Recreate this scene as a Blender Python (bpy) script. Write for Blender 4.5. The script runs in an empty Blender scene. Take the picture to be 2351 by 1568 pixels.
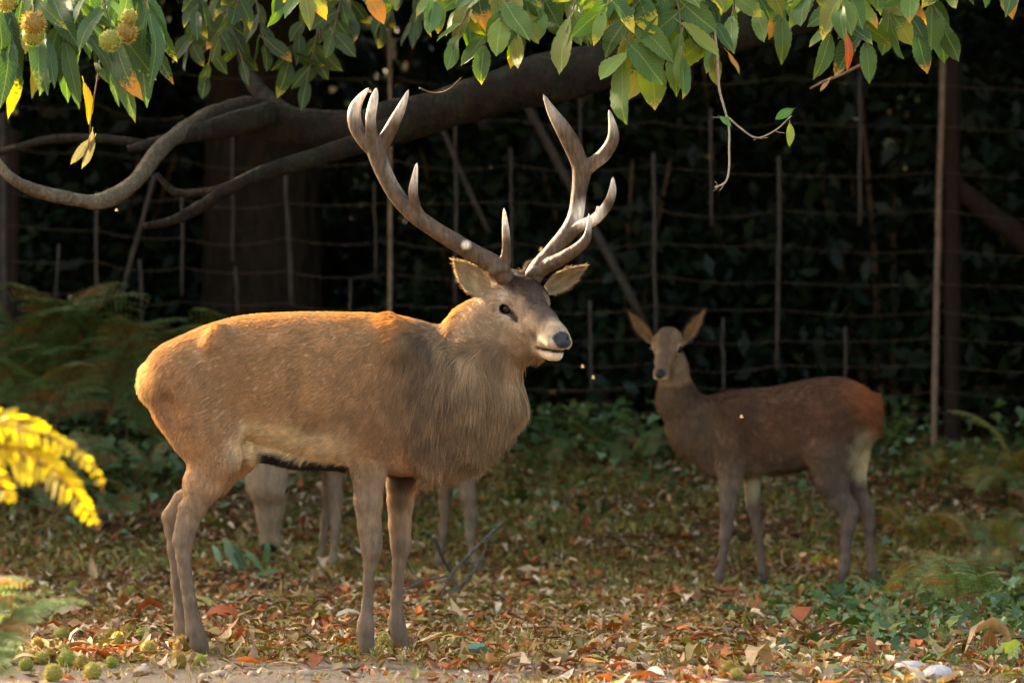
import bpy, math, random
import numpy as np
from mathutils import Vector, Matrix

rng = np.random.default_rng(7)
random.seed(7)
R = math.radians

# ------------------------------------------------------------------ camera, sky, sun, exposure
F, CX, HY, CAMH = 7800.0, 1175.5, 917.0, 0.89        # focal length / centre / horizon on a 2351 x 1568 picture, eye height in metres
scene = bpy.context.scene
cam_d = bpy.data.cameras.new('camera'); cam = bpy.data.objects.new('camera', cam_d)
scene.collection.objects.link(cam); scene.camera = cam
cam.location = (0, 0, CAMH); cam.rotation_euler = (R(90), 0, 0)
cam_d.sensor_width = 36.0; cam_d.lens = 36.0 * F / 2351.0
cam_d.shift_y = (HY - 784.0) / 2351.0
cam_d.clip_start = 0.2; cam_d.clip_end = 2000.0
cam_d.dof.use_dof = True; cam_d.dof.focus_distance = 11.9; cam_d.dof.aperture_fstop = 3.2

SUN_AZ, SUN_EL = R(52), R(26)                         # behind the animals, to the left; low afternoon sun
SUN = np.array([-math.sin(SUN_AZ) * math.cos(SUN_EL), math.cos(SUN_AZ) * math.cos(SUN_EL), math.sin(SUN_EL)])
world = bpy.data.worlds.new('World'); scene.world = world; world.use_nodes = True
wn = world.node_tree.nodes; wl = world.node_tree.links
sky = wn.new('ShaderNodeTexSky'); sky.sky_type = 'NISHITA'; sky.sun_disc = False
sky.sun_elevation = SUN_EL; sky.sun_rotation = -SUN_AZ
sky.air_density = 1.0; sky.dust_density = 6.0; sky.ozone_density = 0.0
wl.new(sky.outputs[0], wn['Background'].inputs[0]); wn['Background'].inputs[1].default_value = 0.13
sun_d = bpy.data.lights.new('sun', 'SUN'); sun_d.energy = 4.2; sun_d.angle = R(0.6); sun_d.color = (1.0, 0.80, 0.55)
sun_o = bpy.data.objects.new('sun', sun_d); scene.collection.objects.link(sun_o)
sun_o.rotation_euler = Vector(SUN).to_track_quat('Z', 'Y').to_euler(); sun_o.location = Vector(SUN) * 40
vs = scene.view_settings
vs.view_transform = 'Standard'; vs.look = 'None'; vs.gamma = 1.0; vs.use_curve_mapping = False
vs.exposure = 2.95
scene.render.engine = 'CYCLES'
cy = scene.cycles
cy.max_bounces = 5; cy.diffuse_bounces = 2; cy.glossy_bounces = 2; cy.transmission_bounces = 4; cy.transparent_max_bounces = 4
cy.use_denoising = True; cy.caustics_reflective = False; cy.caustics_refractive = False
cy.sample_clamp_indirect = 6.0; cy.use_adaptive_sampling = True; cy.adaptive_threshold = 0.02

# ------------------------------------------------------------------ small tools
COL = scene.collection
def W(px, py, d):                                     # a picture point at distance d
    return np.array([(px - CX) * d / F, d, CAMH - (py - HY) * d / F])
def lin(r, g, b, k=1.0):                              # 8-bit sRGB to linear
    f = lambda c: (c / 255 / 12.92 if c / 255 <= 0.04045 else ((c / 255 + 0.055) / 1.055) ** 2.4)
    return np.array([f(r), f(g), f(b)]) * k
def hash3(i, j, k, s):
    n = (i * 374761393 + j * 668265263 + k * 2147483647 + s * 1274126177) & 0xFFFFFFFF
    n = ((n ^ (n >> 13)) * 1274126177) & 0xFFFFFFFF
    return ((n ^ (n >> 16)) & 0xFFFF) / 65535.0
def noise(p, scale=1.0, seed=0):                      # value noise in 0..1
    q = np.asarray(p, float) * scale
    b = np.floor(q).astype(np.int64); f = q - b; f = f * f * (3 - 2 * f)
    out = 0
    for dx in (0, 1):
        for dy in (0, 1):
            for dz in (0, 1):
                w = (f[..., 0] if dx else 1 - f[..., 0]) * (f[..., 1] if dy else 1 - f[..., 1]) * (f[..., 2] if dz else 1 - f[..., 2])
                out = out + w * hash3(b[..., 0] + dx, b[..., 1] + dy, b[..., 2] + dz, seed)
    return out
def sstep(a, b, x):
    t = np.clip((np.asarray(x, float) - a) / (b - a), 0, 1); return t * t * (3 - 2 * t)
def ground_z(x, y):
    x = np.asarray(x, float); y = np.asarray(y, float)
    p = np.stack([x, y, np.zeros_like(x)], -1)
    bump = (noise(p, 1.7, 3) - 0.5) * 0.05 + (noise(p, 5.0, 4) - 0.5) * 0.02
    near = 1 - sstep(60, 120, np.hypot(x, y))
    bank = 0.62 * np.clip((y - 16.2) / 4.1, 0, 1) ** 1.5 + sstep(16.6, 20.5, y) * 0.16 * sstep(-0.6, -2.6, x) + sstep(21, 34, y) * 0.6 + sstep(33, 50, y) * 12.0
    return bump * near * sstep(10.2, 12.8, np.abs(y - 12.0) + 10.2 + 0.6) * 1.0 + bank

def mesh_from(name, verts, faces, mats=(), smooth=True, cols=None, uvs=None, extra=None):
    """verts (n,3); faces: (m,k) array or list of arrays; cols: per-vertex rgb; uvs: per-vertex (u,v) as attribute 'leafuv'"""
    me = bpy.data.meshes.new(name)
    verts = np.asarray(verts, np.float32)
    fl = [np.asarray(f, np.int32) for f in (faces if isinstance(faces, list) else [faces]) if len(f)]
    me.vertices.add(len(verts)); me.vertices.foreach_set('co', verts.ravel())
    tot = sum(f.size for f in fl); nf = sum(len(f) for f in fl)
    me.loops.add(tot); me.polygons.add(nf)
    me.loops.foreach_set('vertex_index', np.concatenate([f.ravel() for f in fl]))
    sizes = np.concatenate([np.full(len(f), f.shape[1], np.int32) for f in fl])
    starts = np.concatenate([[0], np.cumsum(sizes)[:-1]]).astype(np.int32)
    me.polygons.foreach_set('loop_start', starts)
    if smooth: me.polygons.foreach_set('use_smooth', np.ones(nf, bool))
    me.update(calc_edges=True)
    if cols is not None:
        a = me.color_attributes.new('col', 'FLOAT_COLOR', 'POINT')
        c = np.ones((len(verts), 4), np.float32); c[:, :cols.shape[1]] = cols
        a.data.foreach_set('color', c.ravel())
    if uvs is not None:
        a = me.attributes.new('leafuv', 'FLOAT_VECTOR', 'POINT')
        c = np.zeros((len(verts), 3), np.float32); c[:, :uvs.shape[1]] = uvs
        a.data.foreach_set('vector', c.ravel())
    for m in mats: me.materials.append(m)
    return me
def link(name, data, parent=None, loc=None, label=None, cat=None, group=None, kind=None):
    o = bpy.data.objects.new(name, data); COL.objects.link(o)
    if parent is not None: o.parent = parent
    if loc is not None: o.location = [float(v) for v in loc]
    tag(o, label, cat, group, kind)
    return o
def tag(o, label=None, cat=None, group=None, kind=None):
    if label: o['label'] = label
    if cat: o['category'] = cat
    if group: o['group'] = group
    if kind: o['kind'] = kind

class MB:                                             # collects pieces into one mesh
    def __init__(s): s.v, s.f, s.c, s.u, s.n = [], {}, [], [], 0
    def add(s, v, f, c=None, u=None):
        v = np.asarray(v, float); f = np.asarray(f, int)
        s.v.append(v); s.f.setdefault(f.shape[1], []).append(f + s.n); s.n += len(v)
        if c is not None: s.c.append(np.broadcast_to(np.asarray(c, float), (len(v), 3)))
        if u is not None: s.u.append(np.asarray(u, float))
    def mesh(s, name, mats=(), smooth=True, origin=None):
        v = np.concatenate(s.v)
        if origin is not None: v = v - np.asarray(origin)
        return mesh_from(name, v, [np.concatenate(x) for x in s.f.values()], mats, smooth,
                         np.concatenate(s.c) if s.c else None, np.concatenate(s.u) if s.u else None)

def catmull(pts, n):                                  # smooth curve through rows of pts (position and radius alike)
    p = np.asarray(pts, float); p = np.vstack([2 * p[0] - p[1], p, 2 * p[-1] - p[-2]])
    out = []
    for i in range(1, len(p) - 2):
        for t in np.linspace(0, 1, n, endpoint=False):
            a, b, c, d = p[i - 1:i + 3]
            out.append(0.5 * (2 * b + (c - a) * t + (2 * a - 5 * b + 4 * c - d) * t * t + (3 * b - 3 * c + d - a) * t ** 3))
    out.append(p[-2]); return np.array(out)
def tube(path, radii, sides=8, rough=0.0, rscale=8.0, seed=0, flat=1.0):
    path = np.asarray(path, float); radii = np.asarray(radii, float); n = len(path)
    tan = np.gradient(path, axis=0); tan /= np.linalg.norm(tan, axis=1)[:, None] + 1e-9
    ref = np.array([0, 0, 1.0]) if abs(tan[0][2]) < 0.9 else np.array([1.0, 0, 0])
    vs_, us_ = [], []
    u = np.cross(tan[0], ref); u /= np.linalg.norm(u)
    for i in range(n):
        u = u - tan[i] * np.dot(u, tan[i]); u /= np.linalg.norm(u) + 1e-9
        w = np.cross(tan[i], u)
        a = np.arange(sides) * 2 * math.pi / sides
        ring = path[i] + radii[i] * (np.cos(a)[:, None] * u + flat * np.sin(a)[:, None] * w)
        if rough:
            k = 1 + rough * 2 * (noise(ring, rscale, seed) - 0.5) + rough * (noise(ring, rscale * 3.1, seed + 1) - 0.5)
            ring = path[i] + (ring - path[i]) * k[:, None]
        vs_.append(ring)
    v = np.concatenate(vs_ + [path[:1], path[-1:]])
    f = []
    for i in range(n - 1):
        for j in range(sides):
            k = (j + 1) % sides
            f.append((i * sides + j, i * sides + k, (i + 1) * sides + k, (i + 1) * sides + j))
    caps = [(n * sides, (j + 1) % sides, j) for j in range(sides)] + [(n * sides + 1, (n - 1) * sides + j, (n - 1) * sides + (j + 1) % sides) for j in range(sides)]
    return v, np.array(f), np.array(caps)
def add_tube(mb, path, radii, sides=8, col=None, **k):
    v, f, c = tube(path, radii, sides, **k)
    mb.add(v, f, col); mb.f.setdefault(3, []).append(c + mb.n - len(v))

# ------------------------------------------------------------------ materials
def mat(name):
    m = bpy.data.materials.new(name); m.use_nodes = True
    return m, m.node_tree.nodes, m.node_tree.links, m.node_tree.nodes['Principled BSDF']
def attr_node(n, name, kind='GEOMETRY'):
    a = n.new('ShaderNodeAttribute'); a.attribute_name = name; a.attribute_type = kind; return a
def noisy(n, l, scale, detail=4.0, coord='Object', rough=0.6, stretch=None):
    t = n.new('ShaderNodeTexNoise'); t.inputs['Scale'].default_value = scale; t.inputs['Detail'].default_value = detail
    t.inputs['Roughness'].default_value = rough
    c = n.new('ShaderNodeTexCoord')
    if stretch:
        mp = n.new('ShaderNodeMapping'); mp.inputs['Scale'].default_value = stretch
        l.new(c.outputs[coord], mp.inputs[0]); l.new(mp.outputs[0], t.inputs['Vector'])
    else: l.new(c.outputs[coord], t.inputs['Vector'])
    return t
def ramp(n, l, src, stops):
    r = n.new('ShaderNodeValToRGB'); l.new(src, r.inputs[0])
    while len(r.color_ramp.elements) < len(stops): r.color_ramp.elements.new(0.5)
    for e, (p, c) in zip(r.color_ramp.elements, stops): e.position = p; e.color = (*c, 1)
    return r
def bump(n, l, src, bsdf, strength=0.4, dist=0.01):
    b = n.new('ShaderNodeBump'); b.inputs['Strength'].default_value = strength; b.inputs['Distance'].default_value = dist
    l.new(src, b.inputs['Height']); l.new(b.outputs[0], bsdf.inputs['Normal']); return b
def mixrgb(n, l, fac, a, b, mode='MIX'):
    m = n.new('ShaderNodeMix'); m.data_type = 'RGBA'; m.blend_type = mode
    for sock, v in ((m.inputs[0], fac), (m.inputs[6], a), (m.inputs[7], b)):
        if hasattr(v, 'is_linked') or hasattr(v, 'links'): l.new(v, sock)
        elif isinstance(v, (int, float)): sock.default_value = v
        else: sock.default_value = (*v, 1)
    return m.outputs[2]
def mat_plain(name, col, rough=0.7, spec=0.3, nscale=20.0, var=0.35, bumps=0.3, bd=0.005, stretch=None):
    m, n, l, b = mat(name)
    t = noisy(n, l, nscale, 5, stretch=stretch)
    r = ramp(n, l, t.outputs['Fac'], [(0.3, [c * (1 - var) for c in col]), (0.7, [min(1, c * (1 + var)) for c in col])])
    l.new(r.outputs[0], b.inputs['Base Color']); b.inputs['Roughness'].default_value = rough
    b.inputs['Specular IOR Level'].default_value = spec
    if bumps: bump(n, l, t.outputs['Fac'], b, bumps, bd)
    return m
def mat_leafy(name, trans=0.35, rough=0.45, spec=0.4, tipcol=None, objcol=False, var=0.25):
    """leaf: colour from the vertex attribute 'col' (or the object colour), lets sunlight through"""
    m, n, l, b = mat(name)
    if objcol:
        oi = n.new('ShaderNodeObjectInfo'); col = oi.outputs['Color']
        uv = attr_node(n, 'leafuv'); sp = n.new('ShaderNodeSeparateXYZ'); l.new(uv.outputs['Vector'], sp.inputs[0])
        # browned or yellowed tip, spots and veins
        tip = attr_node(n, 'tip', 'OBJECT')
        mt = n.new('ShaderNodeMath'); mt.operation = 'ADD'; l.new(sp.outputs[1], mt.inputs[0])
        nz = n.new('ShaderNodeTexNoise'); nz.inputs['Scale'].default_value = 26; nz.inputs['Detail'].default_value = 4
        tc = n.new('ShaderNodeTexCoord'); l.new(tc.outputs['Object'], nz.inputs['Vector'])
        ms = n.new('ShaderNodeMath'); ms.operation = 'MULTIPLY_ADD'; l.new(nz.outputs['Fac'], ms.inputs[0]); ms.inputs[1].default_value = 0.55; ms.inputs[2].default_value = -0.28
        l.new(ms.outputs[0], mt.inputs[1])
        ma = n.new('ShaderNodeMath'); ma.operation = 'ADD'; l.new(mt.outputs[0], ma.inputs[0]); l.new(tip.outputs['Fac'], ma.inputs[1])
        rp = ramp(n, l, ma.outputs[0], [(0.98, (0, 0, 0)), (1.12, (1, 1, 1))]) if False else None
        mr = n.new('ShaderNodeMapRange'); mr.inputs[1].default_value = 1.0; mr.inputs[2].default_value = 1.15; l.new(ma.outputs[0], mr.inputs[0])
        tc2 = attr_node(n, 'tipcol', 'OBJECT')
        col = mixrgb(n, l, mr.outputs[0], col, tc2.outputs['Color'])
        # pale midrib and side veins
        ab = n.new('ShaderNodeMath'); ab.operation = 'ABSOLUTE'; l.new(sp.outputs[0], ab.inputs[0])
        mv = n.new('ShaderNodeMapRange'); mv.inputs[1].default_value = 0.09; mv.inputs[2].default_value = 0.02; l.new(ab.outputs[0], mv.inputs[0])
        vv = n.new('ShaderNodeMath'); vv.operation = 'MULTIPLY_ADD'; l.new(ab.outputs[0], vv.inputs[0]); vv.inputs[1].default_value = -0.22; l.new(sp.outputs[1], vv.inputs[2])
        vs1 = n.new('ShaderNodeMath'); vs1.operation = 'MULTIPLY'; l.new(vv.outputs[0], vs1.inputs[0]); vs1.inputs[1].default_value = 88.0
        vs2 = n.new('ShaderNodeMath'); vs2.operation = 'SINE'; l.new(vs1.outputs[0], vs2.inputs[0])
        mv2 = n.new('ShaderNodeMapRange'); mv2.inputs[1].default_value = 0.75; mv2.inputs[2].default_value = 1.0; mv2.inputs[4].default_value = 0.45; l.new(vs2.outputs[0], mv2.inputs[0])
        mx = n.new('ShaderNodeMath'); mx.operation = 'MAXIMUM'; l.new(mv.outputs[0], mx.inputs[0]); l.new(mv2.outputs[0], mx.inputs[1])
        vein = n.new('ShaderNodeMath'); vein.operation = 'MULTIPLY'; l.new(mx.outputs[0], vein.inputs[0]); vein.inputs[1].default_value = 0.32
        col = mixrgb(n, l, vein.outputs[0], col, (0.35, 0.42, 0.12))
        bump(n, l, mx.outputs[0], b, 0.5, 0.002)
    else:
        col = attr_node(n, 'col').outputs['Color']
        nz = noisy(n, l, 30, 3)
        mr = n.new('ShaderNodeMapRange'); mr.inputs[1].default_value = 0.3; mr.inputs[2].default_value = 0.7
        mr.inputs[3].default_value = 1 - var; mr.inputs[4].default_value = 1 + var; l.new(nz.outputs['Fac'], mr.inputs[0])
        col = mixrgb(n, l, 1.0, col, mr.outputs[0], 'MULTIPLY')
    l.new(col, b.inputs['Base Color']); b.inputs['Roughness'].default_value = rough; b.inputs['Specular IOR Level'].default_value = spec
    tr = n.new('ShaderNodeBsdfTranslucent')
    hs = n.new('ShaderNodeHueSaturation'); hs.inputs['Saturation'].default_value = 1.25; hs.inputs['Value'].default_value = 1.5
    l.new(col, hs.inputs['Color']); l.new(hs.outputs[0], tr.inputs['Color'])
    mx_ = n.new('ShaderNodeMixShader'); mx_.inputs[0].default_value = trans
    l.new(b.outputs[0], mx_.inputs[1]); l.new(tr.outputs[0], mx_.inputs[2])
    l.new(mx_.outputs[0], n['Material Output'].inputs['Surface'])
    return m
# ------------------------------------------------------------------ animals: implicit bodies meshed with surface nets
# Body shapes are given in picture units (px, depth, -py) at the animal's own distance, then scaled to metres.
class Field:
    def __init__(s): s.p = []
    def add(s, fn, lo, hi, k=14.0, sub=False): s.p.append((fn, np.asarray(lo, float), np.asarray(hi, float), k, sub))
    def cone(s, a, b, ra, rb, k=14.0, ky=1.0, sub=False):     # round cone, depth squeezed by ky
        a = np.asarray(a, float); b = np.asarray(b, float); m = max(ra, rb)
        def fn(x, y, z):
            px, py, pz = x - a[0], (y - a[1]) / ky, z - a[2]
            d = np.array([b[0] - a[0], (b[1] - a[1]) / ky, b[2] - a[2]]); L = d @ d + 1e-9
            t = np.clip((px * d[0] + py * d[1] + pz * d[2]) / L, 0, 1)
            return (np.sqrt((px - t * d[0]) ** 2 + (py - t * d[1]) ** 2 + (pz - t * d[2]) ** 2) - (ra + (rb - ra) * t)) * min(1.0, (1 + ky) / 2)
        lo = np.minimum(a, b) - m - k - 4; hi = np.maximum(a, b) + m + k + 4
        s.add(fn, lo, hi, k, sub)
    def chain(s, pts, dy, k=10.0, ky=0.8, first=None):        # pts: (px, py, r[, extra depth])
        for i in range(len(pts) - 1):
            p, q = pts[i], pts[i + 1]
            s.cone((p[0], dy + (p[3] if len(p) > 3 else 0), -p[1]), (q[0], dy + (q[3] if len(q) > 3 else 0), -q[1]), p[2], q[2], k, ky)
    def loft(s, st, k=20.0, n=2.3, dy=0.0):                   # stations (x, top, bottom, halfwidth[, depth shift]) along x
        st = np.asarray(st, float)
        if st.shape[1] == 4: st = np.hstack([st, np.zeros((len(st), 1))])
        cs = catmull(st, 6); o = np.argsort(cs[:, 0]); cs = cs[o]
        def fn(x, y, z):
            xc = np.clip(x, cs[0, 0], cs[-1, 0])
            top = -np.interp(xc, cs[:, 0], cs[:, 1]); bot = -np.interp(xc, cs[:, 0], cs[:, 2]); w = np.interp(xc, cs[:, 0], cs[:, 3])
            yo = np.interp(xc, cs[:, 0], cs[:, 4]) + dy
            zc = (top + bot) / 2; h = (top - bot) / 2
            Y = y - yo; Z = z - zc
            q = (np.abs(Y / w) ** n + np.abs(Z / h) ** n) ** (1 / n) + 1e-6
            d = np.sqrt(Y * Y + Z * Z) * (1 - 1 / q)
            d = np.where(q < 0.25, -0.6 * np.minimum(w, h), d)
            ex = x - xc
            return np.where(ex == 0, d, np.hypot(np.maximum(d, 0), ex))
        s.add(fn, (cs[0, 0] - 40, (cs[:, 4] - cs[:, 3]).min() + dy - 40, -cs[:, 2].max() - 40), (cs[-1, 0] + 40, (cs[:, 4] + cs[:, 3]).max() + dy + 40, -cs[:, 1].min() + 40), k)
    def mesh(s, h):
        lo = np.min([p[1] for p in s.p if not p[4]], 0) - 2 * h; hi = np.max([p[2] for p in s.p if not p[4]], 0) + 2 * h
        n = np.ceil((hi - lo) / h).astype(int) + 1
        D = np.full(n, 1e3, np.float32)
        ax = [lo[i] + np.arange(n[i]) * h for i in range(3)]
        for fn, a, b, k, sub in s.p:
            sl = tuple(slice(max(0, int((a[i] - lo[i]) / h)), min(n[i], int((b[i] - lo[i]) / h) + 2)) for i in range(3))
            x = ax[0][sl[0]][:, None, None]; y = ax[1][sl[1]][None, :, None]; z = ax[2][sl[2]][None, None, :]
            d = fn(x, y, z); C = D[sl]
            if sub: q = np.clip(0.5 - 0.5 * (C + d) / k, 0, 1); D[sl] = C + (-d - C) * q + k * q * (1 - q)
            else:   q = np.clip(0.5 + 0.5 * (C - d) / k, 0, 1); D[sl] = C + (d - C) * q - k * q * (1 - q)
        return surface_nets(D, lo, h)
def surface_nets(D, lo, h):
    S = D < 0; nx, ny, nz = D.shape
    cnt = np.zeros((nx - 1, ny - 1, nz - 1), np.int8)
    for dx in (0, 1):
        for dy in (0, 1):
            for dz in (0, 1): cnt += S[dx:nx - 1 + dx, dy:ny - 1 + dy, dz:nz - 1 + dz]
    act = (cnt > 0) & (cnt < 8)
    ijk = np.argwhere(act); idx = np.full(act.shape, -1, np.int32); idx[act] = np.arange(len(ijk))
    acc = np.zeros((len(ijk), 3)); num = np.zeros(len(ijk))
    corners = [(a, b, c) for a in (0, 1) for b in (0, 1) for c in (0, 1)]
    for a in corners:
        for ax in range(3):
            if a[ax]: continue
            b = list(a); b[ax] = 1
            va = D[ijk[:, 0] + a[0], ijk[:, 1] + a[1], ijk[:, 2] + a[2]]; vb = D[ijk[:, 0] + b[0], ijk[:, 1] + b[1], ijk[:, 2] + b[2]]
            m = (va < 0) != (vb < 0)
            t = va[m] / (va[m] - vb[m])
            p = np.tile(np.array(a, float), (m.sum(), 1)); p[:, ax] = t
            acc[m] += p; num[m] += 1
    v = lo + (ijk + acc / num[:, None]) * h
    faces = []
    for ax in range(3):
        o1, o2 = (ax + 1) % 3, (ax + 2) % 3
        n = [nx, ny, nz]
        s0 = [slice(None)] * 3; s1 = [slice(None)] * 3
        s0[ax] = slice(0, n[ax] - 1); s1[ax] = slice(1, n[ax])
        for o in (o1, o2): s0[o] = slice(1, n[o] - 1); s1[o] = slice(1, n[o] - 1)
        A, B = S[tuple(s0)], S[tuple(s1)]
        e = np.argwhere(A != B); fl = A[A != B]
        e[:, o1] += 1; e[:, o2] += 1
        def cell(d1, d2):
            c = e.copy(); c[:, o1] += d1; c[:, o2] += d2; return idx[c[:, 0], c[:, 1], c[:, 2]]
        q = np.stack([cell(-1, -1), cell(0, -1), cell(0, 0), cell(-1, 0)], 1)
        q[~fl] = q[~fl][:, ::-1]
        faces.append(q)
    f = np.concatenate(faces)
    for _ in range(2):                                        # light smoothing of the voxel steps
        s = np.zeros_like(v); c = np.zeros(len(v))
        for k in range(4):
            np.add.at(s, f[:, k], v[f[:, (k + 1) % 4]]); np.add.at(c, f[:, k], 1)
            np.add.at(s, f[:, k], v[f[:, (k + 3) % 4]]); np.add.at(c, f[:, k], 1)
        v = 0.5 * v + 0.5 * s / c[:, None]
    return v, f
def vnormals(v, f):
    n = np.cross(v[f[:, 2]] - v[f[:, 0]], v[f[:, 3]] - v[f[:, 1]])
    o = np.zeros_like(v)
    for k in range(4): np.add.at(o, f[:, k], n)
    return o / (np.linalg.norm(o, axis=1)[:, None] + 1e-9)
def soft(p, anchors, width=2):                                # blend values given at picture points: rows (px, py, radius, value...)
    a = np.asarray(anchors, float)
    w = np.zeros(len(p)); out = np.zeros((len(p), a.shape[1] - 3))
    for r in a:
        g = np.exp(-((p[:, 0] - r[0]) ** 2 + (p[:, 2] + r[1]) ** 2) / (2 * r[2] ** 2)) + 1e-9 * np.exp(-((p[:, 0] - r[0]) ** 2 + (p[:, 2] + r[1]) ** 2) / (2 * 200.0 ** 2))
        w += g; out += g[:, None] * r[3:]
    return out / w[:, None]

def make_fur_material(name, trans=0.3):
    m, n, l, b = mat(name)
    a = attr_node(n, 'col')
    l.new(a.outputs['Color'], b.inputs['Base Color']); b.inputs['Roughness'].default_value = 0.62; b.inputs['Specular IOR Level'].default_value = 0.22
    tr = n.new('ShaderNodeBsdfTranslucent'); hs = n.new('ShaderNodeHueSaturation')
    hs.inputs['Saturation'].default_value = 1.15; hs.inputs['Value'].default_value = 1.6
    l.new(a.outputs['Color'], hs.inputs['Color']); l.new(hs.outputs[0], tr.inputs['Color'])
    mx = n.new('ShaderNodeMixShader'); mx.inputs[0].default_value = trans
    l.new(b.outputs[0], mx.inputs[1]); l.new(tr.outputs[0], mx.inputs[2]); l.new(mx.outputs[0], n['Material Output'].inputs['Surface'])
    return m
def make_skin_material(name):
    m, n, l, b = mat(name)
    a = attr_node(n, 'col')
    t = noisy(n, l, 60, 4, stretch=(1, 1, 0.35))
    mr = n.new('ShaderNodeMapRange'); mr.inputs[1].default_value = 0.3; mr.inputs[2].default_value = 0.7; mr.inputs[3].default_value = 0.7; mr.inputs[4].default_value = 1.25
    l.new(t.outputs['Fac'], mr.inputs[0])
    c = mixrgb(n, l, 1.0, a.outputs['Color'], mr.outputs[0], 'MULTIPLY')
    l.new(c, b.inputs['Base Color'])
    wet = n.new('ShaderNodeMapRange'); wet.inputs[3].default_value = 0.75; wet.inputs[4].default_value = 0.4
    l.new(a.outputs['Alpha'], wet.inputs[0]); l.new(wet.outputs[0], b.inputs['Roughness'])
    b.inputs['Specular IOR Level'].default_value = 0.22
    bump(n, l, t.outputs['Fac'], b, 0.3, 0.004)
    return m
M_FUR = make_fur_material('fur coat'); M_SKIN = make_skin_material('short hair coat')
M_HOOF = mat_plain('hoof horn', (0.035, 0.032, 0.032), 0.5, 0.25, 30, 0.4)
def make_eye_material():
    m, n, l, b = mat('dark wet eye')
    b.inputs['Base Color'].default_value = (0.008, 0.005, 0.004, 1); b.inputs['Roughness'].default_value = 0.08; b.inputs['Specular IOR Level'].default_value = 0.2
    return m
M_EYE = make_eye_material()

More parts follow.
